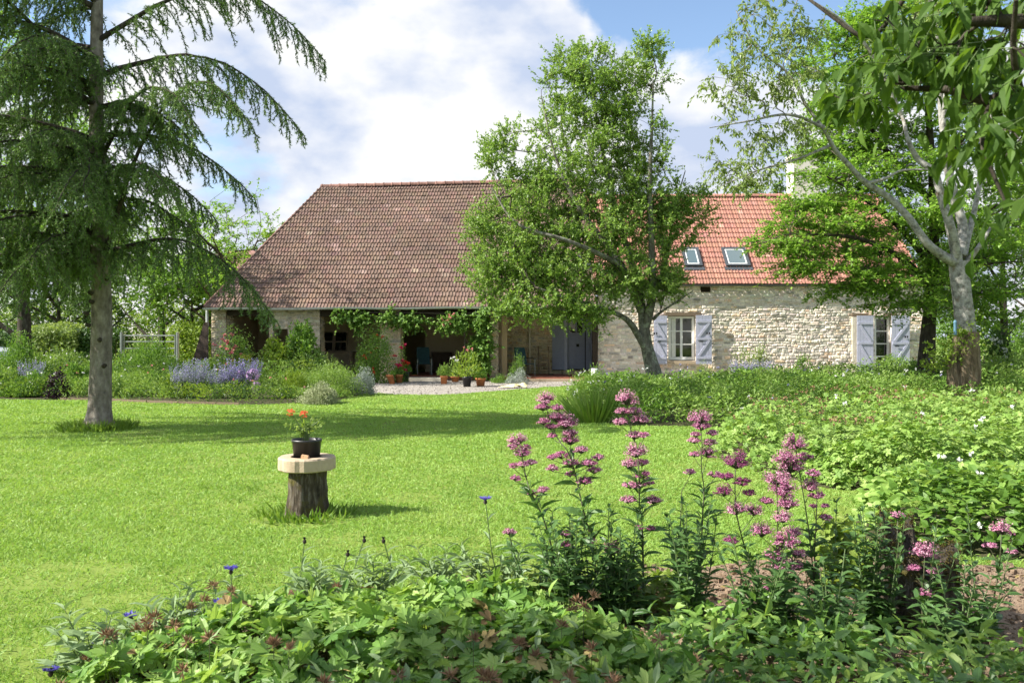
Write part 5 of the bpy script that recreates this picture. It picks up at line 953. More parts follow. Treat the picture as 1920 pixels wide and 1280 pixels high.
pxbush('euphorbia', 'mid green leafy clump at the foot of the fruit tree', 'shrub', 1150, 1300, 704, 19.5, 4600, (.075,.024), 'bush', 521, Dup=.8, fl=[('petal_white', 50, .05, 5)])

# ------------------------------------------------------------------ stump, grindstone and flower pot on the lawn
def ringmesh(b_, c, rfn, z0, z1, m, n=40, nz=10, flare=.0, r=None, amp=.0, topfn=None, lean=(0,0)):
    an = np.arange(n)*2*math.pi/n; V = []; base = np.array([rfn(a) for a in an]); ph = r.rand(6)*6.28
    rid = amp*(np.sin(an*7+ph[0])+.7*np.sin(an*11+ph[1])+.5*np.sin(an*17+ph[2]))
    for i in range(nz):
        t_ = i/(nz-1); top = np.array([topfn(a) for a in an]) if topfn else np.full(n, z1); z = z0 + (top-z0)*t_
        rr = base*(1+flare*(1-t_)**3) + rid*(1-.4*t_) + r.normal(size=n)*amp*.45; V.append(np.stack([c[0]+rr*np.cos(an)+lean[0]*t_, c[1]+rr*np.sin(an)+lean[1]*t_, z], 1))
    V = np.concatenate(V); i = np.arange(n); j = (i+1) % n
    b_.add(V, np.concatenate([np.stack([i, j, j+n, i+n], 1)+k*n for k in range(nz-1)]), m); return V[-n:]
r5 = np.random.RandomState(55); SC = np.array((-1.86, 7.72, 0.))
st = thing('tree_stump', 'sawn tree stump on the lawn carrying the round stone and flower pot', 'tree stump', SC); b_ = MB()
tp = ringmesh(b_, SC, lambda a: .165+.012*math.sin(3*a+1), -.01, .405, M['bark_stump'], 48, 14, .22, r5, .006); b_.build('trunk', st, True)
b_ = MB(); b_.add(np.vstack([tp, tp.mean(0)]), [(i, (i+1) % 48, 48) for i in range(48)], M['wood']); b_.build('cut_top', st)
gs = thing('grindstone', 'thick round sandstone with a worn edge lying on the stump', 'stone slab', SC+(0,0,.407)); b_ = MB(); n = 40; an = np.arange(n)*2*math.pi/n
rad = .256 + .006*np.sin(3*an+.4) - .010*np.maximum(0, np.cos(an*8))**8
pf = [(-.012,.0),(0,.010),(0,.104),(-.012,.118)]; V = [np.stack([SC[0]+(rad+dr)*np.cos(an), SC[1]+(rad+dr)*np.sin(an), np.full(n, .407+z)], 1) for dr, z in pf]
V += [np.stack([SC[0]+rr*np.cos(an), SC[1]+rr*np.sin(an), np.full(n, .407+z)], 1) for rr, z in ((.140,.118),(.135,.112),(.135,0.0))]; V.append(V[0]*1)
i = np.arange(n); j = (i+1) % n; b_.add(np.concatenate(V), np.concatenate([np.stack([i, j, j+n, i+n], 1)+k*n for k in range(7)]), M['grind']); b_.build('stone', gs)
def pot_body(root, c, rt, rb_, h, m, rim=.012, rimh=.03, n=24, soil=True, lean=(0,0)):
    b_ = MB(); b_.lathe(c, [(0.001,.002),(rb_,.0),(rt-rim,h-rimh),(rt,h-rimh),(rt,h),(rt-rim*1.3,h),(rt-rim*1.6,h-.035)], m, n, lean=lean); b_.build('pot', root, True)
    if soil: b_ = MB(); an = np.arange(n)*2*math.pi/n; zc = h-.03; V = np.stack([c[0]+lean[0]*zc+(rt-rim*1.5)*np.cos(an), c[1]+lean[1]*zc+(rt-rim*1.5)*np.sin(an), np.full(n, c[2]+zc)], 1); b_.add(np.vstack([V, V.mean(0)+(0,0,.01)]), [(i, (i+1) % n, n) for i in range(n)], M['dirt']); b_.build('soil', root)
PC = SC + (.005, -.01, .409); pot = thing('flower_pot', 'black plastic pot of straggly red geranium sunk in the round stone on the stump', 'flower pot', PC)
pot_body(pot, PC, .135, .105, .272, M['black_pl'], .006, .022, 32)
def geranium_plant(root, c, spread, h, nst, heads, seed, leafm='bush_yel', leafL=.05, hm='petal_orange', hr=.035, nl=7):
    r = np.random.RandomState(seed); b_ = MB(); lf = MB(); pp = []
    for k in range(nst):
        a = r.rand()*6.28; q_ = spread*(.3+.7*r.rand()); T = c + np.array((math.cos(a)*q_, math.sin(a)*q_*.8, h*(.45+.5*r.rand())-.15*h*(q_/spread)**2)); m_ = c + (T-c)*.5 + np.array((0,0,.03)) - (T-c)*np.array((.15,.15,0)); p = catmull([c+(T-c)*np.array((.1,.1,0)), m_, T], 4); b_.tube(p, np.linspace(.006,.003,len(p)), M['stem'], 5, cap=False)
        i = r.randint(3, len(p), nl); pp.append(p[i] + r.normal(size=(nl,3))*.022)
    pos = np.concatenate(pp); k = len(pos); lf.leaves(pos, nrm(rdir(r,k)*np.array((1,1,.4))), nrm(rdir(r,k)*.7+np.array((-.3,-.5,.7))), leafL*(.6+.6*r.rand(k)), leafL*(.6+.6*r.rand(k)), 'palm', M[leafm])
    for (hx, sx) in heads:
        b_.tube(catmull([c+(np.array(sx)-c)*np.array((.6,.6,.3)), (c+hx)/2+np.array((0,0,.02)), hx], 4), .003, M['stem'], 5, cap=False)
    b_.build('stems', root); lf.build('leaves', root)
    for (hx, sx) in heads:
        f = MB(); d = nrm(rdir(r, 34)+np.array((0,-.2,.5))); f.leaves(hx + d*hr*np.array((1,1,.8)), rdir(r,34), d, hr*.75, hr*.75, 'star', M[hm]); f.leaves(hx+d[:14]*hr*.5, d[:14], rdir(r,14), hr*.6, hr*.3, 'dia', M[hm]); f.build('flower_head', root)
h1 = P(545,773,7.6); h2 = P(570,776,7.55)
geranium_plant(pot, PC+(0,0,.245), .17, .27, 13, [(h1, PC+(-.06,0,.245)), (h2, PC+(0,0,.245)), (P(609,812,7.6), PC+(.05,0,.245))][:2], 3, 'lime', .042, nl=6)
bk = thing('brick_chip', 'broken bit of brick wedged before the black pot', 'brick', P(572,857,7.56)*np.array((1,1,0))+(0,0,.526)); b_ = MB(); c = P(572,857,7.56); r_ = np.random.RandomState(4)
V = np.array([(-.036,-.02,0),(.03,-.024,0),(.036,.02,0),(-.03,.018,0),(-.030,-.016,.034),(.026,-.02,.022),(.03,.014,.026),(-.026,.014,.036)]) + (c[0], 7.56, .526); b_.add(V, [(0,3,2,1),(4,5,6,7),(0,1,5,4),(1,2,6,5),(2,3,7,6),(3,0,4,7)], M['brick']); b_.build('brick', bk)
# ------------------------------------------------------------------ pots on the gravel before the barn
def floor_pot(x0, x1, yb, ytop, mat, label, Yd=None, plant=None, name='flower_pot', grp='pots before the barn', tilt=(0,0)):
    c = G((x0+x1)/2, yb) if Yd is None else at((x0+x1)/2, 0, Yd); Yd = c[1]; rt = (x1-x0)/2*Yd/F; h = (yb-ytop)*Yd/F; root = thing(name, label, 'flower pot', c, grp)
    pot_body(root, c + (0,0,.012), rt, rt*.72, h, M[mat], rt*.12, h*.22, 20, lean=tilt); return root, c + (0,0,h), rt
def potplant(root, c, rad, h, n, leaf, mat, seed, tpl='dia', up=.5, flm=None, nf=8, fs=.07):
    r = np.random.RandomState(seed); d = rdir(r, n)*r.rand(n,1)**.5; d[:,2] = np.abs(d[:,2]); pos = c + d*np.array((rad,rad,h)); nn = nrm(d+np.array((0,-.3,.4))); b_ = MB(); b_.leaves(pos, nrm(d+rdir(r,n)*.6+np.array((0,0,up))), nrm(nn+rdir(r,n)*.6), leaf[0]*(.6+.7*r.rand(n)), leaf[1], tpl, M[mat]); b_.build('foliage', root)
    b_ = MB(); b_.segs(np.repeat(c[None]-(0,0,.03),8,0), pos[:8], .008, .004, M['stem'], 4); b_.build('stems', root)
    if flm:
        q_ = pos[np.argsort(-d[:,2])[:nf*3]][::3]
        for p in q_: b_ = MB(); blooms(b_, p[None]+(0,-.05,.04), np.array([[0,-.4,1.]]), fs, 12, flm, r); b_.build('bloom', root)
ro, c, rt = floor_pot(729,743,720,703,'terra','terracotta pot tipped over at the foot of the pale pillar', tilt=(-.35,0)); potplant(ro, c, .10, .12, 60, (.07,.05), 'bush', 1)
ro, c, rt = floor_pot(741,756,718,702,'terra','terracotta pot of crimson geraniums, leftmost upright pot by the pillar'); potplant(ro, c, .2, .30, 160, (.07,.06), 'bush', 2, flm='petal_crimson', nf=4, fs=.14)
ro, c, rt = floor_pot(755,768,716,697,'grey_pl','dark grey pot with red flowers right of the crimson geranium pot'); potplant(ro, c, .2, .32, 170, (.07,.055), 'bush', 3, flm='petal_red', nf=5, fs=.13)
ro, c, rt = floor_pot(770,784,705,697,'terra','small terracotta pot up on the barn floor by the doorway', Yd=32.6); potplant(ro, c, .12, .1, 60, (.06,.04), 'bush_dk', 4)
ro, c, rt = floor_pot(825,840,720,705,'terra','terracotta pot with upright green leaves, left of the black bucket'); potplant(ro, c, .24, .38, 190, (.14,.035), 'bush_lt', 5, up=1.2)
ro, c, rt = floor_pot(866,885,725,706,'black_pl','black plastic tub full of yellow green plants under the vine'); potplant(ro, c, .5, .95, 420, (.10,.05), 'bush_yel', 6, up=.7, flm='petal_rose', nf=4, fs=.07)
ro, c, rt = floor_pot(891,911,724,709,'terra','terracotta pot with round leaves at the foot of the vine'); potplant(ro, c, .22, .34, 150, (.09,.08), 'bush', 7, tpl='leaf')
ro, c, rt = floor_pot(845,862,716,706,'terra','terracotta pot hidden in pale flowering plants beside the tub', ); potplant(ro, c, .3, .7, 260, (.09,.04), 'bush_lt', 8, up=.8, flm='petal_white', nf=6, fs=.09)
# ------------------------------------------------------------------ chairs, table, boards in and before the barn
def chair(x, y, z, rot, label):
    root = thing('garden_chair', label, 'chair', (x,y,z), 'teal garden chairs'); ca, sa = math.cos(rot), math.sin(rot)
    T = lambda p: (x+p[0]*ca-p[1]*sa, y+p[0]*sa+p[1]*ca, z+p[2])
    def part(nm, a, b2, w_, h_, m): b_ = MB(); b_.bar(T(a), T(b2), w_, h_, M[m]); return b_.build(nm, root)
    b_ = MB(); q_ = [T((-.25,-.24,.43)),T((.25,-.24,.43)),T((.25,.22,.40)),T((-.25,.22,.40))]; V = np.array(q_+[np.array(p)+(0,0,.03) for p in q_]); b_.add(V, [(0,3,2,1),(4,5,6,7),(0,1,5,4),(1,2,6,5),(2,3,7,6),(3,0,4,7)], M['teal']); b_.build('seat', root)
    b_ = MB(); V = []
    for t_ in np.linspace(0, 1, 6): w_ = .25-.05*max(0, t_-.8)*5*.5; V += [T((-w_,.23+.16*t_,.44+.62*t_)), T((w_,.23+.16*t_,.44+.62*t_))]
    V = np.array(V); V2 = V + np.array(T((0,.03,0))) - np.array(T((0,0,0))); k = np.arange(5)*2; fc = np.concatenate([np.stack([k,k+1,k+3,k+2],1), np.stack([k+12,k+14,k+15,k+13],1), np.stack([k,k+2,k+14,k+12],1), np.stack([k+1,k+13,k+15,k+3],1), [[10,11,23,22]], [[0,12,13,1]]]); b_.add(np.vstack([V,V2]), fc, M['teal']); b_.build('backrest', root)
    for sx in (-.27,.27):
        part('leg', (sx,-.25,0), (sx,-.24,.62), .025, .025, 'galv'); part('leg', (sx,.30,0), (sx,.22,.42), .025, .025, 'galv'); part('armrest', (sx,-.27,.64), (sx,.30,.66), .045, .025, 'iron')
    return root
chair(X(795,32.9), 32.9, .15, R(12), 'dark teal garden chair in the barn by the dark doorway'); chair(X(985,32.4), 32.4, .15, R(35), 'dark teal garden chair on the porch behind the round shrub')
b_tab = thing('work_table', 'old wooden table in the shade of the barn under leaning window frames', 'table', (X(632,33.2),33.2,.15)); b_ = MB(); b_.box((X(598,33.2),32.9,.98),(X(664,33.2),33.6,1.04), M['wood']); b_.build('table_top', b_tab)
for x, y in ((602,32.96),(602,33.54),(660,32.96),(660,33.54)): b_ = MB(); b_.box((X(x,33.2)-.04,y-.04,.15),(X(x,33.2)+.04,y+.04,.98), M['wood']); b_.build('leg', b_tab)
for i, (x0, x1, lb) in enumerate(((604,625,'old glazed window frame leaning on the barn table, left one'),(628,651,'old glazed window frame leaning on the barn table, right one'))):
    fr = thing('window_frame', lb, 'window', (X((x0+x1)/2,33.4),33.4,1.042), 'loose window frames'); b_ = MB(); a, c = X(x0,33.4), X(x1,33.4); y0, y1, z0, z1 = 33.25, 33.5, 1.042, 1.80
    for p, q_ in (((a,y0,z0),(a,y1,z1)),((c,y0,z0),(c,y1,z1)),((a,y0,z0+.03),(c,y0,z0+.03)),((a,y1,z1),(c,y1,z1)),((a,(y0+y1)/2,(z0+z1)/2),(c,(y0+y1)/2,(z0+z1)/2))): b_.bar(p, q_, .06, .05, M['wood'])
    b_.build('frame', fr); b_ = MB(); b_.add([(a,y0+.01,z0),(c,y0+.01,z0),(c,y1+.01,z1),(a,y1+.01,z1)], [(0,1,2,3)], M['glass']); b_.build('pane', fr)
cab = thing('cabinet', 'low dark wooden cabinet against the barn back wall', 'cabinet', (X(828,34.6),34.6,.15)); b_ = MB(); b_.box((X(810,34.6),34.4,.2),(X(846,34.6),35.0,.98), M['wood_dk']); b_.build('body', cab); b_ = MB(); b_.box((X(809,34.6),34.36,.981),(X(847,34.6),35.02,1.02), M['wood']); b_.build('top', cab)
for xa, xb in ((811,827.4),(828.6,845)): b_ = MB(); b_.box((X(xa,34.6),34.375,.25),(X(xb,34.6),34.399,.95), M['wood_dark2']); b_.build('door', cab)
for x in (812,844): b_ = MB(); b_.box((X(x,34.6)-.03,34.5,.15),(X(x,34.6)+.03,34.9,.2), M['wood_dk']); b_.build('foot', cab)
bd = thing('leaning_board', 'dark boards leaning in a wedge against the left barn corner', 'board', (X(372,31.0),31.0,0)); b_ = MB()
V = np.array([(X(352,31.0),30.9,0),(X(392,31.0),30.9,0),(X(391,31.3),31.2,2.15),(X(384,31.3),31.2,2.15)]); b_.add(np.vstack([V, V+(0,.05,0)]), [(0,1,2,3),(4,7,6,5),(0,4,5,1),(1,5,6,2),(2,6,7,3),(3,7,4,0)], M['wood_dark2']); b_.build('board', bd)
cr_ = thing('crate', 'yellow plastic crate behind the pink rose in the barn opening', 'crate', (X(462,31.9),31.9,.0)); b_ = MB(); a, c = X(453,31.9), X(470,31.9)
b_.box((a,31.7,0),(c,32.05,.03), M['yellow'])
for z in (.25,.5,.75): b_.box((a,31.7,z),(c,31.72,z+.17), M['yellow']); b_.box((a,32.03,z),(c,32.05,z+.17), M['yellow'])
b_.build('crate_body', cr_); b_ = MB(); b_.box((a-.01,31.69,.93),(c+.01,32.06,.97), M['yellow']); b_.build('rim', cr_)
for x, y in ((a+.015,31.712),(c-.015,31.712),(a+.015,32.038),(c-.015,32.038)): b_ = MB(); b_.box((x-.014,y-.007,.031),(x+.014,y+.007,.929), M['yellow']); b_.build('corner_post', cr_)
bn = thing('bench', 'weathered plank bench half hidden behind the lavender border', 'bench', (X(512,28.2),28.2,0)); b_ = MB(); b_.box((X(472,28.2),28.0,.60),(X(552,28.2),28.4,.65), M['wood']); b_.build('seat', bn)
for x in (482,542): b_ = MB(); b_.box((X(x,28.2)-.05,28.05,0),(X(x,28.2)+.05,28.35,.6), M['wood']); b_.build('leg', bn)
ps = thing('plant_stand', 'small wooden stand with shelves beside the grey door', 'stand', (X(1020,33.2),33.2,.15)); a, c = X(1010,33.2), X(1029,33.2)
for z in (.30,.62,.95): b_ = MB(); b_.box((a+.03,33.0,z),(c-.03,33.4,z+.04), M['wood_tan']); b_.build('shelf', ps)
for x in (a, c): b_ = MB(); b_.box((x-.025,33.38,.15),(x+.025,33.43,1.25), M['wood']); b_.build('post', ps); b_ = MB(); b_.bar((x,33.38,1.0),(x,32.98,.15), .04, .04, M['wood']); b_.build('leg', ps)
tl = thing('garden_rake', 'long handled tool leaning by the grey door', 'tool', (X(1031,33.1),33.0,.15)); b_ = MB(); b_.tube([(X(1033,33),32.95,.18),(X(1026,33.5),33.5,1.3)], .018, M['wood_tan'], 8); b_.build('handle', tl); b_ = MB(); b_.box((X(1028,33),32.93,.15),(X(1038,33),32.97,.19), M['iron']); b_.build('head', tl)
bu = thing('bucket', 'white bucket upside down beside the gravel right of the door', 'bucket', at(1115,0,28.6)); b_ = MB(); b_.lathe(at(1115,0,28.6)+(0,0,.30), [(.16,0),(.155,.02),(.12,.24),(.11,.25),(.001,.252)], M['white'], 20); b_.build('body', bu, True); b_ = MB(); b_.box(tuple(at(1115,0,28.6)+(-.2,-.2,0)), tuple(at(1115,0,28.6)+(.2,.2,.297)), M['grind']); b_.build('stone_block', bu)
rz = np.random.RandomState(9); cl = thing('cloth', 'crumpled pale yellow cloth lying on the gravel edge', 'cloth', G(968,727)); b_ = MB(); gx, gy = np.meshgrid(np.linspace(-.52,.36,22), np.linspace(-.25,.25,12)); gz = .02 + .14*vnoise(gx*7+2, gy*7+4, 3)*np.exp(-((gx)/.38)**2) + .10*np.exp(-((gx-.22)/.12)**2-(gy/.12)**2); wv = 1-.5*np.abs(gx); c = G(968,727)
V = np.stack([c[0]+gx+.05*np.sin(gy*9), c[1]+gy*wv+.04*np.sin(gx*11), gz], -1).reshape(-1,3); I = np.arange(22*12).reshape(12,22); b_.add(V, np.stack([I[:-1,:-1],I[:-1,1:],I[1:,1:],I[1:,:-1]],-1).reshape(-1,4), M['cream_cloth']); b_.build('sheet', cl, True)
fd = thing('bird_feeder', 'faded blue tube feeder hanging on the silver cherry trunk', 'bird feeder', P(1791,608,19.15)); c = P(1791,628,19.1); b_ = MB(); b_.lathe(c, [(.001,0),(.042,.005),(.042,.02),(.034,.03),(.034,.27),(.044,.29),(.02,.33),(.001,.34)], M['blue'], 14); b_.build('body', fd, True); b_ = MB(); b_.segs([c+(0,0,.33)], [c+(.06,.25,1.1)], .004, .004, M['iron'], 5); b_.build('cord', fd)
# timber edging along the left border
ed = thing('edging_board', 'thin weathered timber edging along the foot of the left border', 'edging', (-8.5,20.7,0)); b_ = MB(); pe = [(-11.5,21.75),(-10.2,21.4),(-8.9,20.85),(-8.0,20.5),(-7.0,20.25),(-6.4,20.1)]
for (xa, ya), (xb, yb) in zip(pe[:-1], pe[1:]): b_.bar((xa,ya-.02,.03),(xb-.02,yb-.02,.03), .03, .07, M['wood'])
b_.build('board', ed)
# metal field gate, distant house, parked van
gt = thing('field_gate', 'galvanised tubular field gate beyond the left border', 'gate', (X(280,34),34,0)); a, c = X(228,34), X(333,34)
b_ = MB()
for z in (.55,.85,1.15,1.42,1.66): b_.segs([(a+.1,34,z)], [(c-.1,34,z)], .025, .025, M['galv'], 8)
for x in (a+.1, c-.1, c-1.0): b_.segs([(x,34,.52)], [(x,34,1.68)], .025, .025, M['galv'], 8)
b_.build('rails', gt)
for x in (a, c): b_ = MB(); b_.tube([(x,34,-.02),(x,34,1.8)], .06, M['galv'], 10); b_.build('post', gt)
dh = thing('distant_house', 'distant house with a red tiled roof showing between trees left of the barn', 'house', (-18.0,62,0)); b_ = MB(); b_.box((-20.5,60,0),(-16.5,66,5.0), M['plaster_lt']); b_.build('wall', dh)
b_ = MB(); b_.add([(-20.9,59.5,4.8),(-16.1,59.5,4.8),(-16.1,63,8.0),(-20.9,63,8.0),(-20.9,66.5,4.8),(-16.1,66.5,4.8)], [(0,1,2,3),(3,2,5,4)], M['tile_old'], (.30,.17,.14)); b_.add([(-16.5,60,5),(-16.5,66,5),(-16.5,63,7.8)], [(0,1,2)], M['plaster_lt']); b_.build('roof', dh)
for x in (-19.8,-18.2): b_ = MB(); b_.box((x,59.95,2.6),(x+1,59.99,4.0), M['glass']); b_.build('window', dh)
vn = thing('parked_van', 'silver van parked at the far left edge beyond the border', 'van', (-20.3,31,0)); b_ = MB()
pr = [(-2.2,.35),(-2.25,.9),(-2.15,1.1),(-1.2,1.25),(-.55,1.95),(2.0,2.05),(2.2,1.9),(2.25,.9),(2.2,.35)]; cxv = -20.3
V = np.array([(cxv-x, y, z) for y in (30.15,31.85) for x, z in pr]); n = len(pr); i = np.arange(n); j = (i+1) % n
b_.add(V, np.stack([i, j, j+n, i+n], 1), M['carwhite'])
for k in (0, n): b_.add(np.vstack([V[k:k+n], V[k:k+n].mean(0)]), [(q_, (q_+1) % n, n) for q_ in range(n)], M['carwhite'])
b_.build('body', vn)
b_ = MB(); b_.add([(cxv-.35,30.14,1.28),(cxv+.95,30.14,1.28),(cxv+.5,30.14,1.85),(cxv-.35,30.14,1.88)], [(0,1,2,3)], M['glass']); b_.build('window', vn)
b_ = MB(); b_.add([(cxv-1.8,30.14,1.28),(cxv-.55,30.14,1.28),(cxv-.55,30.14,1.88),(cxv-1.8,30.14,1.90)], [(0,1,2,3)], M['glass']); b_.build('window', vn)
b_ = MB(); b_.add([(cxv+1.22,30.3,1.27),(cxv+1.22,31.7,1.27),(cxv+.6,31.65,1.93),(cxv+.6,30.35,1.93)], [(0,1,2,3)], M['glass']); b_.build('windscreen', vn)
for x, y in ((cxv-1.4,30.2),(cxv+1.4,30.2),(cxv-1.4,31.8),(cxv+1.4,31.8)): b_ = MB(); b_.tube([(x,y-.1,.33),(x,y+.1,.33)], .33, M['iron'], 20); b_.build('wheel', vn)
# ------------------------------------------------------------------ mossy broken stump in the foreground bed
r6 = np.random.RandomState(66); ms = P(1722,0,4.75)*np.array((1,1,0)); c = np.array((ms[0], 4.75, 0)); mst = thing('mossy_stump', 'rotten broken stump topped with brown moss among the valerians', 'tree stump', c); b_ = MB()
tf = lambda a: .46 + .09*math.cos(a-2.6) + .05*math.sin(5*a) + .04*math.sin(9*a+1) - .13*max(0, math.cos(a+1.9))**4
tp = ringmesh(b_, c, lambda a: .17+.03*math.cos(2*a)+.02*math.sin(3*a+1), -.01, .4, M['bark_stump'], 54, 14, .25, r6, .009, tf); b_.add(np.vstack([tp, tp.mean(0)-(0,0,.12)]), [(i, (i+1) % 54, 54) for i in range(54)], M['bark_dark']); b_.build('trunk', mst, True)
b_ = MB(); V = tp[r6.randint(54, size=2600)]; k = len(V); ctr = tp.mean(0); V = V + (ctr-V)*np.array((1,1,0))*(-.06+.35*r6.rand(k,1)**2) + np.stack([r6.normal(size=k)*.008, r6.normal(size=k)*.008, -.16*r6.rand(k)**2+.012*r6.rand(k)], 1)
M['moss_leaf'] = m_leaf('moss_fronds', [(.035,.028,.010),(.065,.05,.015),(.10,.085,.025),(.14,.11,.035)], .15, .8, .1, (1,1,1)); b_.leaves(V, nrm(rdir(r6,k)+np.array((0,0,.6))), rdir(r6,k), .014+.014*r6.rand(k), .006, 'dia', M['moss_leaf']); b_.build('moss', mst)
# ------------------------------------------------------------------ foreground flowers
def valerian(label, base, Yd, stems, clusters, col, seed, shoots=4):
    # stems: pixel polylines from the top down; clusters: (x, y, radius px)
    r = np.random.RandomState(seed); base_w = P(base[0], 0, Yd); base_w[2] = 0; root = thing('red_valerian', label, 'flower', base_w, 'valerian plants in the foreground bed')
    sm = MB(); lf = MB(); pts = []
    def leafy(p, t0, L0):
        L = np.linalg.norm(np.diff(p, axis=0), axis=1).sum(); m_ = max(3, int(L/.052)); f = np.linspace(0, len(p)-1.001, m_)
        for i, u in enumerate(f):
            if i/m_ > t0 and t0 < 1: break
            k = int(u); o = p[k] + (p[k+1]-p[k])*(u-k); ax = nrm(p[k+1]-p[k]); a = (i % 2)*1.57 + r.normal()*.35; h = np.array((math.cos(a), math.sin(a), 0)); ll = L0*(1.15-.65*i/m_)*r.uniform(.75,1.2)
            for s_ in (1, -1):
                D = nrm(h*s_ + ax*r.uniform(.25,.8) + r.normal(size=3)*.12); lf.leaves(o[None], D[None], nrm(ax - D*.2 + r.normal(size=3)*.15)[None], ll, ll*.36, 'leaf', M['valer'])
                if r.rand() < .6: q_ = o + D*.012; lf.leaves(q_[None], nrm(D*.5+ax*.9+r.normal(size=3)*.2)[None], nrm(-D+ax*.3)[None], ll*.5, ll*.17, 'leaf', M['valer'])
    P3 = []
    for st_ in stems:
        dy = r.normal(size=len(st_))*.03; p = [base_w + np.array((r.normal()*.03, r.normal()*.03, 0))] + [P(x, y, Yd+d_) for (x, y), d_ in zip(reversed(st_), dy)]
        p = catmull(p, 6); sm.tube(p, np.linspace(.0055, .0022, len(p)), M['stem_dk'], 6, cap=False); P3.append(p); top = CH-(clusters[0][1]-HY)*Yd/F
        leafy(p, .56 if clusters else 1.1, .14)
    for k in range(shoots):
        a = r.rand()*6.28; hgt = r.uniform(.36, .72); T = base_w + np.array((math.cos(a)*.13*r.uniform(.6,1.4), math.sin(a)*.10, hgt)); p = catmull([base_w + np.array((math.cos(a)*.03, math.sin(a)*.03, 0)), (base_w+T)/2 + np.array((math.cos(a)*.03,0,0)), T], 5); sm.tube(p, np.linspace(.0045,.002,len(p)), M['stem'], 6, cap=False); leafy(p, 1.1, .115)
    heads = []; allp = np.concatenate(P3)
    for (x, y, rp) in clusters:
        Rr = rp*1.28*Yd/F; c_ = P(x, y, Yd + r.normal()*.025); j = np.argmin(np.linalg.norm((allp - c_)*np.array((1,1,1.0)) + np.array((0,0,.05+.6*Rr)), axis=1)); o = allp[j]; q_ = catmull([o, (o+c_)/2+np.array((0,0,-.012)), c_-(0,0,Rr*.35)], 4); sm.tube(q_, np.linspace(.0024,.0014,len(q_)), M['stem_dk'], 5, cap=False)
        n = int(36 + 4400*Rr + 40000*Rr*Rr); d = rdir(r, n); d[:,2] = np.abs(d[:,2])*.9 - .12*r.rand(n); lob = nrm(rdir(r, 7)+np.array((0,0,.4))); li = np.argmax(d@lob.T, 1); d = nrm(d + .35*lob[li]); rr = Rr*(.58+.56*r.rand(n)**1.2); pos = c_ + d*rr[:,None]*np.array((1.0,1.0,1.0 if rp > 13 else .66))
        f = MB(); cm = col if r.rand() < .72 else ('petal_mauve' if col == 'petal_pink' else 'petal_pink'); f.leaves(pos, rdir(r, n), nrm(d*.8+rdir(r,n)*.5+np.array((0,-.2,.3))), (.0075+.004*r.rand(n)), (.0075+.004*r.rand(n)), 'star', M[cm]); f.leaves(c_+d[::2]*rr[::2,None]*.62*np.array((1,1,.7)), d[::2], rdir(r, len(d[::2])), .014, .004, 'dia', M['petal_magenta'])
        k = np.arange(0, n, 5); f.segs(np.repeat((c_-(0,0,Rr*.35))[None], len(k), 0), pos[k], .0010, .0007, M['stem_dk'], 3); heads.append(f)
    sm.build('stems', root); lf.build('leaves', root)
    for f in heads: f.build('flower_head', root)
Z = 4.8
valerian('slender pink valerian, the leftmost tall flower stem', (1050,1180), 4.85, [[(969,827),(978,850),(984,883),(993,917),(1007,945),(1024,987),(1040,1060)]], [(970,829,15),(960,839,8),(979,851,13),(985,840,9),(963,874,8),(980,872,10),(996,868,9),(966,898,9),(997,925,9),(1018,920,10)], 'petal_pink', 1)
valerian('tallest leaning valerian with a dark purple tip above pink tiers', (1128,1185), 4.8, [[(1021,752),(1032,790),(1048,825),(1066,849),(1080,894),(1091,945),(1102,987),(1114,1035)], [(1060,1001),(1068,1040)]], [(1024,752,15),(1018,765,12),(1045,766,10),(1019,792,10),(1043,785,14),(1060,796,19),(1033,801,9),(1036,818,8),(1069,815,13),(1069,828,15),(1090,845,12),(1053,855,12),(1036,858,8),(1071,869,13),(1122,859,10),(1105,870,13),(1114,883,12),(1036,879,10),(1069,890,8),(1097,903,12),(1060,1001,8),(1062,1021,9)], 'petal_mauve', 2, 4)
valerian('upright pink valerian with evenly spaced tiers in the middle of the group', (1212,1190), 4.75, [[(1176,750),(1184,813),(1194,838),(1198,889),(1199,945),(1204,987),(1206,1060)], [(1147,1032),(1152,1070)]], [(1176,752,17),(1167,773,11),(1190,773,12),(1164,793,11),(1202,789,14),(1190,818,13),(1207,817,9),(1192,850,18),(1181,873,14),(1204,869,11),(1205,892,13),(1181,911,11),(1218,906,8),(1201,911,10),(1177,938,12),(1225,939,13),(1199,990,7),(1220,991,7),(1147,1032,16),(1107,1015,9)], 'petal_pink', 3, 4)
valerian('pink valerian with a bare upper stem before the light green geranium bed', (1304,1185), 4.9, [[(1313,787),(1316,832),(1315,875),(1320,917),(1318,953),(1315,1015),(1310,1070)], [(1278,920),(1276,980),(1272,1050)]], [(1313,787,17),(1315,801,13),(1305,816,8),(1302,827,10),(1336,813,9),(1330,831,11),(1302,853,8),(1327,852,14),(1294,886,9),(1340,891,10)], 'petal_pink', 4, 5)
valerian('purple pink valerian left of the dense mauve one', (1450,1230), 4.55, [[(1380,868),(1378,909),(1382,967),(1398,1030),(1421,1100),(1441,1159)]], [(1380,870,20),(1362,895,12),(1392,905,13),(1357,924,14),(1405,925,10),(1380,958,16),(1413,960,15),(1370,1016,12)], 'petal_magenta', 5, 4)
valerian('densest mauve valerian with many tiers down its stem', (1470,1240), 4.5, [[(1456,898),(1458,975),(1456,1030),(1460,1092),(1466,1160)]], [(1456,901,20),(1468,917,20),(1437,940,11),(1476,948,17),(1470,926,14),(1468,973,15),(1429,999,18),(1472,1018,20),(1486,1003,15),(1452,1044,15),(1497,1038,11),(1468,1065,16),(1491,1059,10),(1443,1100,8),(1472,1171,9)], 'petal_mauve', 6, 4)
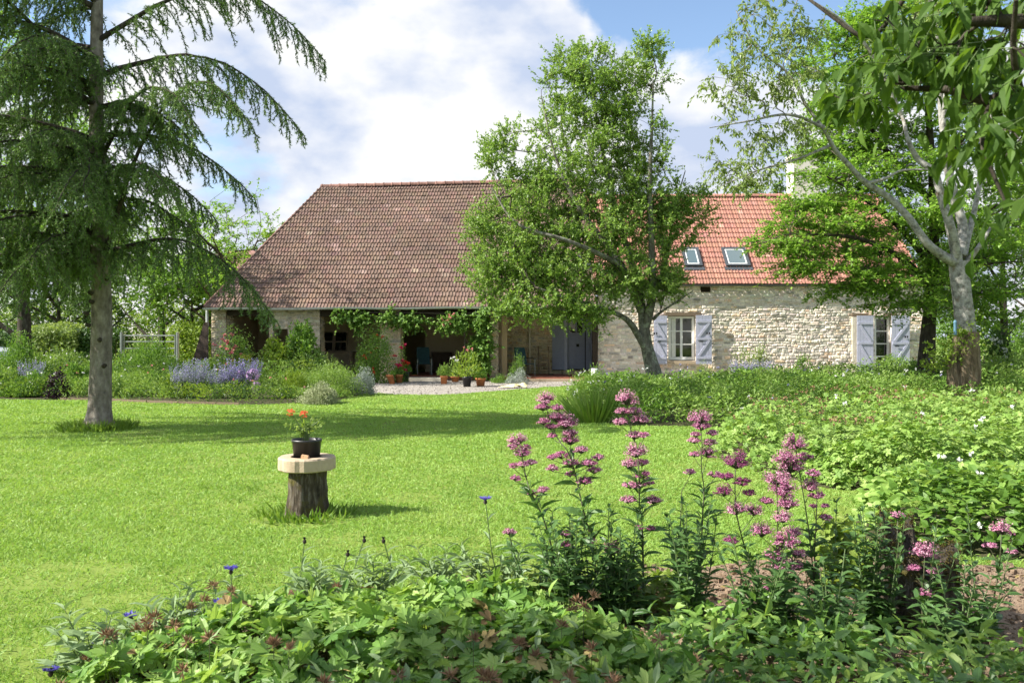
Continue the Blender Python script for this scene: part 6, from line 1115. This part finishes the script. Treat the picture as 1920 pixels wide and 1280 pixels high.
valerian('tall mauve valerian, the highest on the right of the group', (1540,1225), 4.6, [[(1491,832),(1499,885),(1509,944),(1517,999),(1523,1053),(1534,1132)], [(1532,928),(1530,985),(1528,1060)]], [(1491,835,18),(1472,862,18),(1482,878,20),(1509,858,12),(1525,889,11),(1519,915,14),(1532,930,12),(1525,950,6),(1547,949,6),(1548,971,9)], 'petal_mauve', 7, 4)
valerian('single round pink valerian in front of the mossy stump', (1722,1240), 4.4, [[(1734,1038),(1732,1080),(1729,1132),(1726,1190)]], [(1734,1040,20),(1714,1067,10),(1753,1073,10),(1736,1112,11)], 'petal_pink', 8, 3)
valerian('pink valerian at the right edge before the hydrangea leaves', (1845,1225), 4.6, [[(1878,993),(1876,1030),(1872,1075),(1855,1160)], [(1825,1146),(1830,1190)]], [(1878,995,16),(1857,1025,10),(1896,1034,8),(1825,1146,9)], 'petal_pink', 9, 3)
valerian('thin stemmed valerian with one small pink head left of the mossy stump', (1655,1230), 4.5, [[(1683,968),(1682,1010),(1672,1090),(1662,1160)]], [(1683,968,11)], 'petal_pink', 10, 5)
valerian('short valerian with one magenta bud low on the left of the group', (992,1185), 4.9, [[(955,997),(962,1030),(980,1090)]], [(955,998,10)], 'petal_magenta', 11, 3)
def leafy_plant(label, x, Yd, n, hgt, sp, seed, L=.115, mat='valer', tpl='leaf', wr=.36, name='leafy_plant'):
    r = np.random.RandomState(seed); b0 = P(x, 0, Yd); b0[2] = 0; root = thing(name, label, 'plant', b0, 'leafy plants in the foreground bed'); sm = MB(); lf = MB()
    for k in range(n):
        a = r.rand()*6.28; q_ = sp*r.uniform(.2,1); T = b0 + np.array((math.cos(a)*q_, math.sin(a)*q_*.8, hgt*r.uniform(.6,1.05))); p = catmull([b0 + (T-b0)*np.array((.25,.25,0)), b0+(T-b0)*np.array((.5,.5,.5)), T], 6); sm.tube(p, np.linspace(.0055,.002,len(p)), M['stem'], 6, cap=False)
        m_ = int(hgt/.045); f = np.linspace(.08, 1, m_)*(len(p)-1.01)
        for i, u in enumerate(f):
            kk = int(u); o = p[kk]+(p[kk+1]-p[kk])*(u-kk); ax = nrm(p[kk+1]-p[kk]); aa = (i % 2)*1.57+r.normal()*.4; h = np.array((math.cos(aa), math.sin(aa), 0)); ll = L*(1.2-.65*i/m_)*r.uniform(.7,1.2); D = nrm(np.stack([h, -h])+ax*r.uniform(.3,.8)+r.normal(size=(2,3))*.15); lf.leaves(np.repeat(o[None],2,0), D, nrm(ax+r.normal(size=(2,3))*.2+(np.array((-.4,-.9,.3)) if tpl == 'palm' else 0)), ll, ll*wr, tpl, M[mat])
    sm.build('stems', root); lf.build('leaves', root)
leafy_plant('dark leafy stems at the right end of the foreground, left of the mossy stump', 1630, 4.5, 7, .66, .13, 21); leafy_plant('leafy stems in front of the dense mauve valerian', 1420, 4.35, 9, .56, .22, 22); leafy_plant('leafy shoots between the two middle valerians', 1160, 4.7, 10, .66, .22, 23); leafy_plant('narrow leafy shoots under the bare stemmed valerian', 1290, 4.6, 8, .68, .16, 24); leafy_plant('leafy stems at the bottom edge under the tall mauve valerian', 1560, 4.2, 9, .50, .24, 25); leafy_plant('leafy stems in the bottom right corner', 1800, 4.2, 9, .48, .26, 26); leafy_plant('leafy stems under the leaning dark tipped valerian', 1070, 4.7, 11, .62, .24, 27); leafy_plant('leafy shoots at the foot of the slender leftmost valerian', 985, 4.9, 6, .36, .16, 28, L=.07, mat='corn')
leafy_plant('pale lime large leaved plant behind the mossy stump', 1580, 5.35, 9, .50, .34, 29, L=.13, mat='lime', tpl='palm', wr=1.0, name='lime_plant')
def cornflower(x, y, Yd, label, seed, budm=False):
    r = np.random.RandomState(seed); T = P(x, y-6, Yd); b0 = T + np.array((r.normal()*.06, .05*r.normal(), 0)); b0[2] = 0; root = thing('cornflower', label, 'flower', b0, 'cornflowers in the foreground bed'); sm = MB(); lf = MB(); p = catmull([b0, (b0*.6+T*.4)+np.array((r.normal()*.02,0,0)), T], 6); sm.tube(p, np.linspace(.005,.0028,len(p)), M['stem'], 6, cap=False)
    for i, u in enumerate(np.linspace(.15,.86,9)*(len(p)-1)):
        kk = int(u); a = i*2.4+r.normal()*.3; D = nrm(np.array((math.cos(a), math.sin(a)*.8, .55))); L = .15*(1.1-.06*i); lf.leaves(p[kk][None], D[None], np.array([[0,-.2,1.]]), L, L*.21, 'leaf', M['corn'])
    sm.build('stem', root); lf.build('leaves', root); f = MB(); f.lathe(T-(0,0,.022), [(.004,0),(.011,.006),(.012,.016),(.008,.024),(.001,.025)], M['bark_dark'], 10); f.build('bud', root)
    f = MB(); k = 14; a = np.arange(k)*2*math.pi/k + r.rand(k)*.2; D = nrm(np.stack([np.cos(a), np.sin(a), .45+.3*r.rand(k)], 1))
    if not budm: f.leaves(np.repeat(T[None],k,0), D, np.array([[0,0,1.]])+0*D, .044+.012*r.rand(k), .015, 'dia', M['petal_blue']); f.leaves(np.repeat(T[None],k,0)+D*.024, nrm(D+rdir(r,k)*.5), rdir(r,k), .022, .009, 'dia', M['petal_blue'])
    f.leaves(np.repeat(T[None],18,0), nrm(rdir(r,18)*.5+np.array((0,0,1))), rdir(r,18), .022, .006, 'dia', M['bud_dark']); f.build('petals', root)
for i, (x, y, Yd, lb, bd_) in enumerate(((433,1075,4.9,'uppermost blue cornflower on the left of the foreground bed',0),(413,1137,4.6,'blue cornflower just below the uppermost one',0),(363,1160,4.5,'blue violet cornflower left of the middle of the left clump',0),(245,1163,4.3,'dark cornflower standing alone against the grass',0),(285,1183,4.3,'open blue cornflower with a bud beside it',0),(397,1213,4.3,'bright violet cornflower among the geranium leaves',0),(180,1222,4.1,'small blue cornflower near the left corner of the bed',0),(227,1242,4.05,'violet cornflower low in the left clump',0),(152,1237,4.05,'faded brownish cornflower left of the small blue one',1),(95,1265,4.0,'cornflower in the bottom left corner',0),(283,1247,4.05,'spent brown cornflower at the bottom of the left clump',1),(910,944,5.2,'lone pale blue cornflower right of the lawn stump',0),(571,1018,5.1,'dark cornflower bud standing before the lawn stump',1),(719,1017,5.1,'dark cornflower bud on a tall stalk at the bed edge',1),(683,1016,5.15,'dark fading cornflower left of the tall bud',1),(652,1042,5.1,'leaning cornflower bud among narrow leaves',1))): cornflower(x, y, Yd, lb, 700+i, bool(bd_))
for i, (x, Yd, lb) in enumerate(((700,4.95,'narrow leaved pale plant at the lawn edge of the bed'),(600,4.9,'narrow leaved plant below the lawn stump'),(830,5.1,'pale narrow leaves at the bed edge before the bare soil'),(930,5.2,'yellowing straw coloured leaves left of the valerians'),(320,4.25,'grey leaved plant among the left cornflowers'),(180,4.0,'grey leaved plant in the bottom left corner'))): leafy_plant(lb, x, Yd, 9, .32, .24, 40+i, L=.15, mat='corn', wr=.24)

for i, (x0, x1, yt, Yd, mt, lb) in enumerate(((1380,1470,700,21,'bush_lt','pale leafy clump in the right bed below the white wall rose'),(1480,1580,698,22,'bush','green clump in the right bed before the house wall'),(1560,1650,712,20,'bush_lt','leafy clump in the right bed left of the dark trunk'),(1640,1760,722,18.5,'bush_yel','bright leafy clump at the foot of the two right hand trunks'),(1290,1380,722,19.5,'bush','dark leafy clump in the right bed below the near window'),(1830,1930,716,17.5,'bush_lt','leafy clump right of the cherry foot'))):
    pxbush('perennial_clump', lb, 'plant', x0, x1, yt, Yd, 3000, (.08,.038), mt, 540+i, group='leafy clumps of the right bed', Dup=.6, depth=.8)
